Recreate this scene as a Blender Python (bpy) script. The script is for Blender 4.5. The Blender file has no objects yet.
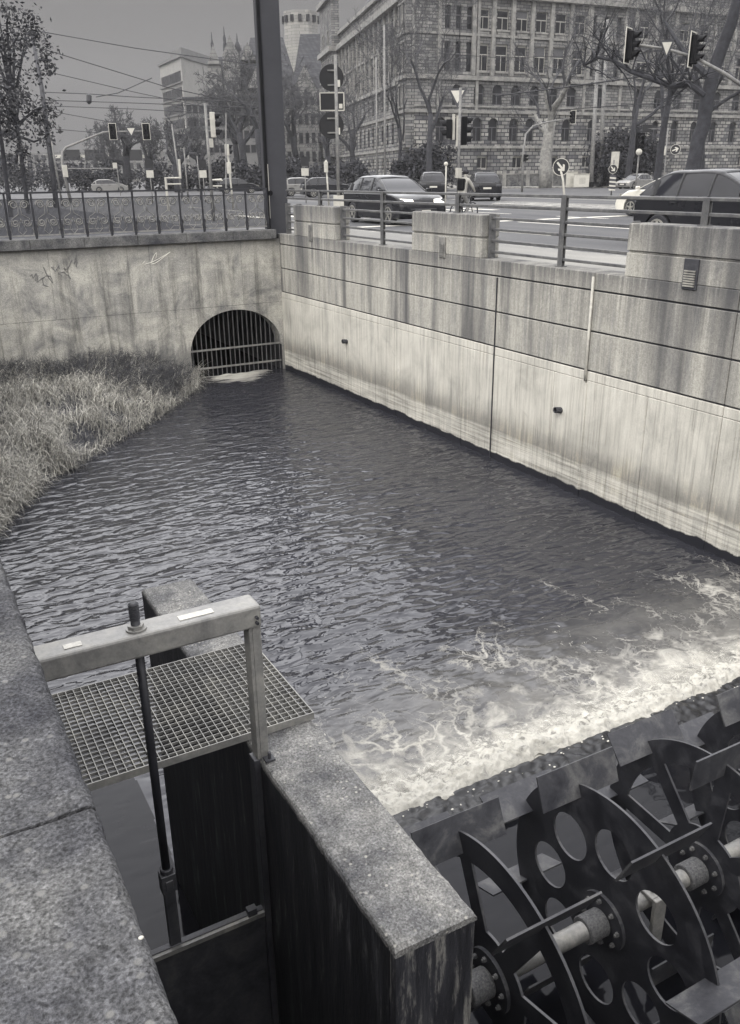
import bpy, bmesh, math, random
from math import sin, cos, pi, radians, sqrt, atan2
from mathutils import Vector, Matrix, noise as mn

SC = bpy.context.scene
COL = SC.collection
V = Vector
rnd = random.Random(7)

# ------------------------------------------------------------------ camera
H = 5.3                      # eye height above the water; street is 1.55 m below the eye
F, PX, PY = 865.0, 370.0, 517.0
YAW, PITCH, ROLL = radians(28.785), radians(21.581), radians(0.6935)
cf = V((sin(YAW)*cos(PITCH), cos(YAW)*cos(PITCH), -sin(PITCH)))
cr0 = V((cos(YAW), -sin(YAW), 0)); cd0 = cf.cross(cr0)
cr = cos(ROLL)*cr0 + sin(ROLL)*cd0
cd = -sin(ROLL)*cr0 + cos(ROLL)*cd0
EYE = V((0, 0, H))
STREET, PAVE = 3.64, 3.75

def ray(x, y): return cr*((x-PX)/F) + cd*((y-PY)/F) + cf
def at(x, y, depth): return EYE + ray(x, y)*depth              # a point seen at a pixel, at a real distance
def ground(x, y, z=STREET):
    r = ray(x, y); return EYE + r*((z-H)/r.z)
def onground(x, depth, z=STREET):                              # point of the street under a column at a distance
    p = at(x, 172, depth); return V((p.x, p.y, z))

cam = bpy.data.cameras.new('camera'); camo = bpy.data.objects.new('camera', cam); COL.objects.link(camo)
cam.sensor_fit = 'VERTICAL'; cam.sensor_height = 24.0; cam.lens = F/1024*24.0
cam.shift_y = (PY-512)/1024; cam.clip_start = 0.05; cam.clip_end = 3000
m = Matrix((cr, -cd, -cf)).transposed().to_4x4(); m.translation = EYE; camo.matrix_world = m
SC.camera = camo

# ------------------------------------------------------------------ materials
def tint(v):
    t = min(1.0, max(0.0, (v-0.008)/0.09)); w = min(1.0, max(0.0, (v-0.08)/0.27))
    c = (0.90+0.085*t+0.045*w, 0.93+0.06*t+0.01*w, 1.22-0.20*t-0.11*w)
    return (v*c[0], v*c[1], v*c[2], 1)
def newmat(name):
    m = bpy.data.materials.new(name); m.use_nodes = True
    nt = m.node_tree; b = nt.nodes['Principled BSDF']
    return m, nt, b
def N(nt, t, **k):
    n = nt.nodes.new(t)
    for a, v in k.items():
        if a in n.inputs.keys(): n.inputs[a].default_value = v
        else: setattr(n, a, v)
    return n
def ramp(nt, fac, stops, interp='LINEAR'):
    r = nt.nodes.new('ShaderNodeValToRGB'); r.color_ramp.interpolation = interp
    e = r.color_ramp.elements
    while len(e) < len(stops): e.new(0.5)
    for i, (p, v) in enumerate(stops):
        e[i].position = p; e[i].color = v if isinstance(v, tuple) else tint(v)
    nt.links.new(fac, r.inputs[0]); return r.outputs[0]
def grey(v): return (v, v, v, 1)
def coords(nt, scale=(1,1,1), kind='Object'):
    tc = nt.nodes.new('ShaderNodeTexCoord'); mp = nt.nodes.new('ShaderNodeMapping')
    mp.inputs['Scale'].default_value = scale
    nt.links.new(tc.outputs[kind], mp.inputs[0]); return mp.outputs[0]
def position(nt, scale=(1,1,1)):
    g = nt.nodes.new('ShaderNodeNewGeometry'); mp = nt.nodes.new('ShaderNodeMapping')
    mp.inputs['Scale'].default_value = scale
    nt.links.new(g.outputs['Position'], mp.inputs[0]); return mp.outputs[0]
def noise(nt, vec, scale, detail=6, rough=0.6, dist=0.0):
    n = N(nt, 'ShaderNodeTexNoise', Scale=scale, Detail=detail, Roughness=rough, Distortion=dist)
    nt.links.new(vec, n.inputs['Vector']); return n.outputs[0]
def mix(nt, a, b, f, mode='MIX'):
    x = nt.nodes.new('ShaderNodeMix'); x.data_type = 'RGBA'; x.blend_type = mode
    for s, i in ((f, 0), (a, 6), (b, 7)):
        if isinstance(s, (int, float)): x.inputs[i].default_value = s if i == 0 else grey(s)
        elif isinstance(s, tuple): x.inputs[i].default_value = s
        else: nt.links.new(s, x.inputs[i])
    return x.outputs[2]
def math_(nt, op, a, b=0.0, clamp=False):
    x = nt.nodes.new('ShaderNodeMath'); x.operation = op; x.use_clamp = clamp
    for s, i in ((a, 0), (b, 1)):
        if isinstance(s, (int, float)): x.inputs[i].default_value = s
        else: nt.links.new(s, x.inputs[i])
    return x.outputs[0]
def bump(nt, b, h, strength=0.4, dist=0.02):
    x = N(nt, 'ShaderNodeBump', Strength=strength, Distance=dist)
    nt.links.new(h, x.inputs['Height']); nt.links.new(x.outputs[0], b.inputs['Normal'])
def zof(nt):
    g = nt.nodes.new('ShaderNodeNewGeometry'); s = nt.nodes.new('ShaderNodeSeparateXYZ')
    nt.links.new(g.outputs['Position'], s.inputs[0]); return s.outputs

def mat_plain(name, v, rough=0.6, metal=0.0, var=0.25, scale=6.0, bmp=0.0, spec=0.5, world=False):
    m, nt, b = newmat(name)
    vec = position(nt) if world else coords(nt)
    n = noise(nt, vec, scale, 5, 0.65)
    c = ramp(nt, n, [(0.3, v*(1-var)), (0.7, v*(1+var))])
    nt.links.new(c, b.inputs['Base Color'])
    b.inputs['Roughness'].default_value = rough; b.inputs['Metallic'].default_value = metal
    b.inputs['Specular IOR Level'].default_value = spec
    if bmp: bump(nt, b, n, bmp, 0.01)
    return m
def mat_glass(name, v=0.02, rough=0.05):
    m, nt, b = newmat(name); b.inputs['Base Color'].default_value = tint(v); b.inputs['Roughness'].default_value = rough
    b.inputs['Specular IOR Level'].default_value = 0.4
    n = noise(nt, coords(nt), 0.7, 3); c = ramp(nt, n, [(0.3, v*0.6), (0.7, v*1.5)]); nt.links.new(c, b.inputs['Base Color'])
    return m
def mat_paint(name, v, coat=1.0):
    m, nt, b = newmat(name)
    n = noise(nt, coords(nt), 2.5, 6, 0.7)
    c = ramp(nt, n, [(0.35, v*0.92), (0.75, v*1.1)]); nt.links.new(c, b.inputs['Base Color'])
    r = ramp(nt, n, [(0.35, grey(0.25)), (0.75, grey(0.42))]); nt.links.new(r, b.inputs['Roughness'])
    b.inputs['Coat Weight'].default_value = coat*.4; b.inputs['Coat Roughness'].default_value = 0.08; b.inputs['Specular IOR Level'].default_value = 0.25
    return m
def mat_emit(name, v, s):
    m, nt, b = newmat(name); b.inputs['Base Color'].default_value = tint(0.7)
    b.inputs['Emission Color'].default_value = tint(v); b.inputs['Emission Strength'].default_value = s
    n = noise(nt, coords(nt), 30); b.inputs['Roughness'].default_value = 0.2
    return m

def mat_concrete(name, v, spots=0.3, lichen=0.35, bmp=0.5, fine=90, coarse=2.2):
    """old exposed-aggregate concrete: blotches, fine grain, pale lichen flecks, dark pits"""
    m, nt, b = newmat(name); p = position(nt)
    big = noise(nt, p, coarse, 8, 0.62, 0.4); mid = noise(nt, p, 16, 8, 0.75, 0.6); fin = noise(nt, p, fine, 4, 0.7)
    c1 = ramp(nt, big, [(0.33, v*0.48), (0.5, v), (0.68, v*1.55)])
    c2 = ramp(nt, mid, [(0.34, grey(0.3)), (0.5, grey(0.5)), (0.66, grey(0.70))])
    c = mix(nt, c1, c2, 0.75, 'OVERLAY')
    c3 = ramp(nt, fin, [(0.34, grey(0.08)), (0.5, grey(0.5)), (0.66, grey(0.92))])
    c = mix(nt, c, c3, spots*1.6 if spots < 0.6 else 0.96, 'OVERLAY')
    ag = N(nt, 'ShaderNodeTexVoronoi', Scale=fine*1.5); nt.links.new(p, ag.inputs['Vector']); agb = nt.nodes.new('ShaderNodeRGBToBW'); nt.links.new(ag.outputs['Color'], agb.inputs[0])
    c = mix(nt, c, ramp(nt, agb.outputs[0], [(0.15, grey(0.22)), (0.5, grey(0.5)), (0.85, grey(0.82))]), 0.42, 'OVERLAY')
    vo = N(nt, 'ShaderNodeTexVoronoi', Scale=26.0); nt.links.new(p, vo.inputs['Vector'])
    gate = noise(nt, p, 3.5, 4)
    fl = math_(nt, 'MULTIPLY', ramp(nt, vo.outputs[0], [(0.13, grey(1)), (0.22, grey(0))]), ramp(nt, gate, [(0.44, grey(0)), (0.56, grey(1))]))
    c = mix(nt, c, tint(min(0.62, v*2.4)), math_(nt, 'MULTIPLY', fl, lichen))
    pit = noise(nt, p, 38, 3, 0.5)
    c = mix(nt, c, tint(v*0.28), ramp(nt, pit, [(0.66, grey(0)), (0.74, grey(0.8))]))
    nt.links.new(c, b.inputs['Base Color']); b.inputs['Roughness'].default_value = 0.92; b.inputs['Specular IOR Level'].default_value = 0.2
    h = math_(nt, 'ADD', math_(nt, 'MULTIPLY', mid, 0.6), fin); bump(nt, b, h, bmp, 0.012)
    return m

def mat_quay(part='wall'):
    """right hand quay wall: rough stained upper courses, pale smooth lower concrete, tide marks near the water"""
    m, nt, b = newmat('quay_concrete_'+part); p = position(nt); o = zof(nt); z = o['Z']
    st = noise(nt, position(nt, (1, 3.2, 0.16)), 1.6, 7, 0.68, 0.3)          # long vertical runs
    st2 = noise(nt, position(nt, (1, 9, 0.35)), 2.0, 6, 0.7)
    blot = noise(nt, p, 1.1, 7, 0.62, 0.5); fin = noise(nt, p, 60, 4, 0.7)
    sb_ = math_(nt, 'ADD', math_(nt, 'MULTIPLY', st, 0.55), math_(nt, 'MULTIPLY', noise(nt, position(nt, (1, 1.3, 0.55)), 1.7, 9, 0.72, 0.8), 0.45))
    up = ramp(nt, sb_, [(0.32, 0.13), (0.42, 0.26), (0.52, 0.35), (0.66, 0.47)])
    up = mix(nt, up, ramp(nt, st2, [(0.32, grey(0.37)), (0.5, grey(0.5)), (0.66, grey(0.62))]), 0.7, 'OVERLAY')
    gr_ = noise(nt, p, 26, 6, 0.78)
    up = mix(nt, up, ramp(nt, gr_, [(0.32, grey(0.34)), (0.5, grey(0.5)), (0.66, grey(0.64))]), 0.75, 'OVERLAY')
    up = mix(nt, up, ramp(nt, fin, [(0.32, grey(0.3)), (0.5, grey(0.5)), (0.68, grey(0.7))]), 0.6, 'OVERLAY')
    run = noise(nt, position(nt, (1, 0.9, 0.06)), 1.3, 3, 0.5)
    up = mix(nt, up, tint(0.06), ramp(nt, run, [(0.53, grey(0)), (0.64, grey(0.75))]))
    # darker moss film on the top of piers and coping
    lrun = noise(nt, position(nt, (1, 1.6, 0.22)), 1.5, 6, 0.7, 0.4)
    lo = ramp(nt, blot, [(0.3, 0.36), (0.5, 0.48), (0.72, 0.57)])
    lo = mix(nt, lo, ramp(nt, st2, [(0.32, grey(0.28)), (0.48, grey(0.5)), (0.68, grey(0.60))]), 0.8, 'OVERLAY')
    lo = mix(nt, lo, ramp(nt, fin, [(0.32, grey(0.34)), (0.68, grey(0.64))]), 0.6, 'OVERLAY')
    lo = mix(nt, lo, tint(0.15), ramp(nt, lrun, [(0.54, grey(0)), (0.68, grey(0.4))]))
    lo = mix(nt, lo, tint(0.14), ramp(nt, noise(nt, p, 2.4, 8, 0.75, 0.8), [(0.58, grey(0)), (0.72, grey(0.35))]))
    wob = math_(nt, 'MULTIPLY', math_(nt, 'SUBTRACT', noise(nt, position(nt, (1, 1, 0.3)), 1.4, 7, 0.7), 0.5), 0.30)
    # the tide marks: z + wobble through a ramp over 0..1.2 m
    zz = math_(nt, 'DIVIDE', math_(nt, 'ADD', z, math_(nt, 'MULTIPLY', wob, 0.8)), 1.25)
    band = ramp(nt, zz, [(0.0, grey(0.05)), (0.10, grey(0.06)), (0.115, grey(0.46)), (0.30, grey(0.50)), (0.42, grey(0.46)), (0.50, grey(0.26)), (0.60, grey(0.30)), (0.80, grey(0.45)), (0.95, grey(0.5))])
    lines = noise(nt, position(nt, (0.6, 0.35, 16)), 1.6, 5, 0.7)
    low = ramp(nt, zz, [(0.0, grey(1)), (0.42, grey(1)), (0.52, grey(0))])
    lo = mix(nt, lo, ramp(nt, lines, [(0.35, grey(0.25)), (0.5, grey(0.47)), (0.65, grey(0.62))]), math_(nt, 'MULTIPLY', low, 0.95), 'OVERLAY')
    lo2 = mix(nt, lo, band, 1.0, 'OVERLAY')
    wet = ramp(nt, zz, [(0.0, grey(1)), (0.105, grey(1)), (0.125, grey(0))])
    lo2 = mix(nt, lo2, tint(0.022), wet)
    f = ramp(nt, math_(nt, 'DIVIDE', z, 5.0), [(0.443, grey(0)), (0.446, grey(1))])
    c = mix(nt, lo2, up, f)
    top = math_(nt, 'ADD', z, math_(nt, 'MULTIPLY', wob, 1.2))
    if part == 'pier': tf = ramp(nt, math_(nt, 'DIVIDE', math_(nt, 'ADD', z, math_(nt, 'MULTIPLY', math_(nt, 'SUBTRACT', st2, .5), 1.3)), 5.0), [(0.80, grey(0)), (0.865, grey(0.65)), (0.915, grey(1))])
    elif part == 'cap': tf = ramp(nt, math_(nt, 'DIVIDE', math_(nt, 'ADD', z, math_(nt, 'MULTIPLY', math_(nt, 'SUBTRACT', st2, .5), 0.9)), 5.0), [(0.68, grey(0.25)), (0.76, grey(1.0))])
    else: tf = ramp(nt, math_(nt, 'DIVIDE', top, 5.0), [(0.58, grey(0)), (0.72, grey(0.40))])
    c = mix(nt, c, mix(nt, c, tint(0.065), 0.85), math_(nt, 'MULTIPLY', tf, ramp(nt, st2, [(0.38, grey(1)), (0.66, grey(0.25))])))
    nt.links.new(c, b.inputs['Base Color'])
    nt.links.new(ramp(nt, wet, [(0, grey(0.9)), (1, grey(0.35))]), b.inputs['Roughness'])
    b.inputs['Specular IOR Level'].default_value = 0.25
    bump(nt, b, math_(nt, 'ADD', math_(nt, 'MULTIPLY', fin, f), math_(nt, 'MULTIPLY', blot, 0.6)), 0.5, 0.012)
    return m

def mat_bridge():
    m, nt, b = newmat('bridge_plaster'); p = position(nt); z = zof(nt)['Z']
    st = noise(nt, position(nt, (2.6, 1, 0.18)), 1.5, 7, 0.68, 0.3); blot = noise(nt, p, 1.5, 9, 0.68, 0.8); fin = noise(nt, p, 40, 4, 0.7)
    c = ramp(nt, blot, [(0.32, 0.18), (0.46, 0.30), (0.56, 0.38), (0.70, 0.48)])
    c = mix(nt, c, ramp(nt, st, [(0.32, grey(0.2)), (0.48, grey(0.5)), (0.68, grey(0.64))]), 0.8, 'OVERLAY')
    c = mix(nt, c, ramp(nt, fin, [(0.32, grey(0.22)), (0.68, grey(0.72))]), 0.6, 'OVERLAY')
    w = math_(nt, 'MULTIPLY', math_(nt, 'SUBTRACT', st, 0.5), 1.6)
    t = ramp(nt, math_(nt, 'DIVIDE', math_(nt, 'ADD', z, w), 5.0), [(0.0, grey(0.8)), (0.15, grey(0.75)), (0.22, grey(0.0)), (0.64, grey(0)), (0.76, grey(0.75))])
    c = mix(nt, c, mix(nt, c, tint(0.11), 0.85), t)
    nt.links.new(c, b.inputs['Base Color']); b.inputs['Roughness'].default_value = 0.92; b.inputs['Specular IOR Level'].default_value = 0.2
    bump(nt, b, math_(nt, 'ADD', blot, math_(nt, 'MULTIPLY', fin, 0.5)), 0.4, 0.012)
    return m

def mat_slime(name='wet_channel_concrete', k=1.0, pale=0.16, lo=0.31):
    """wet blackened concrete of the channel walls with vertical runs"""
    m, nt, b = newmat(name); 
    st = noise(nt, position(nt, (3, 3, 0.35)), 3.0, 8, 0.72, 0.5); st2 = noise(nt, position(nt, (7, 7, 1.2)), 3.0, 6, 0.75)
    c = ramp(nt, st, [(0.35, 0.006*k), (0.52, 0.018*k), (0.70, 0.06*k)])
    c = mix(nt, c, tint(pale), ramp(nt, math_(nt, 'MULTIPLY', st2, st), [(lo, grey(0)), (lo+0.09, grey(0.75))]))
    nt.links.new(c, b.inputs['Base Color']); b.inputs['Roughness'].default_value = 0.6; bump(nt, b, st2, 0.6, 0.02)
    return m

def mat_steel(name, v, rough=0.55, metal=0.3, rust=0.3):
    m, nt, b = newmat(name); p = coords(nt)
    a = noise(nt, p, 5, 8, 0.7, 0.6); f = noise(nt, p, 45, 4, 0.7)
    c = ramp(nt, a, [(0.3, v*0.55), (0.5, v), (0.72, v*(1.35+rust))])
    c = mix(nt, c, ramp(nt, f, [(0.3, grey(0.38)), (0.7, grey(0.62))]), 0.6, 'OVERLAY')
    nt.links.new(c, b.inputs['Base Color']); b.inputs['Metallic'].default_value = metal
    nt.links.new(ramp(nt, a, [(0.3, grey(rough-0.12)), (0.7, grey(min(1, rough+0.18)))]), b.inputs['Roughness'])
    bump(nt, b, f, 0.15, 0.004)
    return m

def mat_ashlar(name, v, bw, bh, mort=0.03, contrast=0.5, dirt=0.5, rotz=0.0):
    m, nt, b = newmat(name)
    mp = coords(nt, (1, 1, 1))
    s = nt.nodes.new('ShaderNodeSeparateXYZ'); nt.links.new(mp, s.inputs[0])
    cb = nt.nodes.new('ShaderNodeCombineXYZ'); nt.links.new(math_(nt, 'ADD', s.outputs[0], s.outputs[1]), cb.inputs[0]); nt.links.new(s.outputs[2], cb.inputs[1])
    br = N(nt, 'ShaderNodeTexBrick', Scale=1.0); br.inputs['Brick Width'].default_value = bw; br.inputs['Row Height'].default_value = bh
    br.inputs['Mortar Size'].default_value = mort; br.inputs['Color1'].default_value = tint(v*(1-contrast)); br.inputs['Color2'].default_value = tint(v*(1+contrast)); br.inputs['Mortar'].default_value = tint(v*0.2)
    nt.links.new(cb.outputs[0], br.inputs['Vector'])
    st = noise(nt, coords(nt, (1, 1, 0.35)), 0.5, 8, 0.72, 0.4)
    c = mix(nt, br.outputs[0], ramp(nt, st, [(0.3, grey(0.22)), (0.5, grey(0.5)), (0.7, grey(0.66))]), dirt, 'OVERLAY')
    nt.links.new(c, b.inputs['Base Color']); b.inputs['Roughness'].default_value = 0.9; b.inputs['Specular IOR Level'].default_value = 0.2
    bump(nt, b, br.outputs[1], -0.6, 0.05)
    return m

def mat_asphalt(name, v):
    m, nt, b = newmat(name); p = position(nt)
    a = noise(nt, position(nt, (1, 0.25, 1)), 0.35, 8, 0.65, 0.3); f = noise(nt, p, 40, 4, 0.7)
    c = ramp(nt, a, [(0.3, v*0.7), (0.7, v*1.35)])
    c = mix(nt, c, ramp(nt, f, [(0.3, grey(0.35)), (0.7, grey(0.65))]), 0.7, 'OVERLAY')
    nt.links.new(c, b.inputs['Base Color']); b.inputs['Roughness'].default_value = 0.85; b.inputs['Specular IOR Level'].default_value = 0.12; bump(nt, b, f, 0.3, 0.01)
    return m

def mat_water(name, foam=False, amp=1.0, v=0.026):
    m, nt, b = newmat(name); p = position(nt); o = zof(nt)
    w1 = noise(nt, position(nt, (0.8, 1.7, 1)), 3.6, 1, 0.35, 0.6)
    w2 = noise(nt, position(nt, (0.8, 1.5, 1)), 8.0, 1, 0.35, 0.4)
    w3 = noise(nt, p, 24, 2, 0.5, 0.4)
    h = math_(nt, 'ADD', math_(nt, 'ADD', w1, math_(nt, 'MULTIPLY', w2, 0.20)), math_(nt, 'MULTIPLY', w3, 0.008))
    bump(nt, b, h, 1.0, 0.047*amp); b.inputs['Specular Tint'].default_value = (.98, .98, 1.03, 1)
    if foam:
        calm = math_(nt, 'MAXIMUM', math_(nt, 'MULTIPLY', math_(nt, 'SUBTRACT', o['X'], 1.2), 3.0, True), math_(nt, 'MULTIPLY', math_(nt, 'SUBTRACT', o['Y'], 7.6), 0.8, True))
        nt.links.new(math_(nt, 'ADD', math_(nt, 'MULTIPLY', calm, 0.96), 0.04), b.inputs['Normal'].links[0].from_node.inputs['Strength'])
    mur = noise(nt, p, 0.5, 5)
    c = ramp(nt, mur, [(0.3, v*0.8), (0.7, v*1.3)])
    b.inputs['Specular IOR Level'].default_value = 0.5; b.inputs['IOR'].default_value = 1.40 if foam else 1.25
    if foam:
        # threads of foam drifting off the weir: distorted cell edges, thinning with distance from it
        wv = N(nt, 'ShaderNodeTexNoise', Scale=1.7, Detail=5.0, Roughness=0.6); nt.links.new(p, wv.inputs['Vector'])
        av = nt.nodes.new('ShaderNodeVectorMath'); av.operation = 'MULTIPLY_ADD'
        nt.links.new(wv.outputs[1], av.inputs[0]); av.inputs[1].default_value = (0.9, 0.9, 0); nt.links.new(position(nt, (1, 0.8, 1)), av.inputs[2])
        def edges(s):
            vo = N(nt, 'ShaderNodeTexVoronoi', Scale=s); vo.feature = 'DISTANCE_TO_EDGE'; nt.links.new(av.outputs[0], vo.inputs['Vector']); return vo.outputs[0]
        e1, e2 = edges(3.0), edges(7.5)
        patch = noise(nt, position(nt, (1, 0.7, 1)), 1.3, 6, 0.65, 0.6)
        # d: 0 at the weir .. 1 at about 4 m
        d = math_(nt, 'DIVIDE', math_(nt, 'SUBTRACT', o['Y'], 5.3), 3.7)
        d = math_(nt, 'ADD', d, math_(nt, 'MULTIPLY', math_(nt, 'SUBTRACT', 1.62, o['X'], True), 6.0))
        wid = math_(nt, 'SUBTRACT', math_(nt, 'ADD', math_(nt, 'MULTIPLY', patch, 2.3), -0.48), d)     # local thickness of threads
        def thread(e, k):
            t = math_(nt, 'SUBTRACT', math_(nt, 'MULTIPLY', wid, k), e)
            return math_(nt, 'MULTIPLY', t, 7.0, True)
        f1, f2 = thread(e1, 0.20), thread(e2, 0.17)
        near = math_(nt, 'MULTIPLY', math_(nt, 'SUBTRACT', 0.33, math_(nt, 'ADD', d, math_(nt, 'MULTIPLY', math_(nt, 'SUBTRACT', noise(nt, p, 2.6, 8, 0.72, 0.6), 0.5), 1.15))), 2.6, True)
        soft = math_(nt, 'MULTIPLY', math_(nt, 'MULTIPLY', math_(nt, 'SUBTRACT', 0.62, d), math_(nt, 'SUBTRACT', noise(nt, p, 2.2, 8, 0.72), 0.22)), 1.7, True)
        ff = math_(nt, 'MAXIMUM', math_(nt, 'MAXIMUM', math_(nt, 'MULTIPLY', f1, 0.85), math_(nt, 'MULTIPLY', f2, 0.65)), math_(nt, 'MAXIMUM', near, soft))
        # white water where the tunnel swallows the stream
        cx = math_(nt, 'SUBTRACT', o['X'], 8.5); cy = math_(nt, 'SUBTRACT', o['Y'], 23.3)
        dt = math_(nt, 'SQRT', math_(nt, 'ADD', math_(nt, 'MULTIPLY', math_(nt, 'MULTIPLY', cx, cx), 0.55), math_(nt, 'MULTIPLY', cy, cy)))
        tn = math_(nt, 'MULTIPLY', math_(nt, 'SUBTRACT', math_(nt, 'MULTIPLY', noise(nt, position(nt, (0.7, 2.5, 1)), 1.6, 6, 0.7), 1.9), math_(nt, 'ADD', dt, 0.15)), 2.2, True)
        ff = math_(nt, 'MAXIMUM', ff, math_(nt, 'MULTIPLY', tn, 0.7))
        # loose flecks
        vo = N(nt, 'ShaderNodeTexVoronoi', Scale=9.0); nt.links.new(av.outputs[0], vo.inputs['Vector'])
        gate = math_(nt, 'MULTIPLY', math_(nt, 'SUBTRACT', 1.35, d), noise(nt, p, 1.1, 4), True)
        fk = math_(nt, 'MULTIPLY', ramp(nt, vo.outputs[0], [(0.06, grey(1)), (0.12, grey(0))]), ramp(nt, gate, [(0.30, grey(0)), (0.42, grey(0.7))]))
        ff = math_(nt, 'MAXIMUM', ff, fk)
        c = mix(nt, c, tint(0.50), ff)
        nt.links.new(ramp(nt, ff, [(0, grey(0.04)), (0.6, grey(0.85))]), b.inputs['Roughness'])
    else:
        b.inputs['Roughness'].default_value = 0.05
    nt.links.new(c, b.inputs['Base Color'])
    return m

def mat_leaf(name, v, var=0.5):
    m, nt, b = newmat(name)
    oi = nt.nodes.new('ShaderNodeNewGeometry')
    c = ramp(nt, oi.outputs['Random Per Island'], [(0.0, v*(1-var)), (0.6, v), (1.0, v*(1+var*1.3))])
    nt.links.new(c, b.inputs['Base Color']); b.inputs['Roughness'].default_value = 0.75; b.inputs['Specular IOR Level'].default_value = 0.25
    return m

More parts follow.
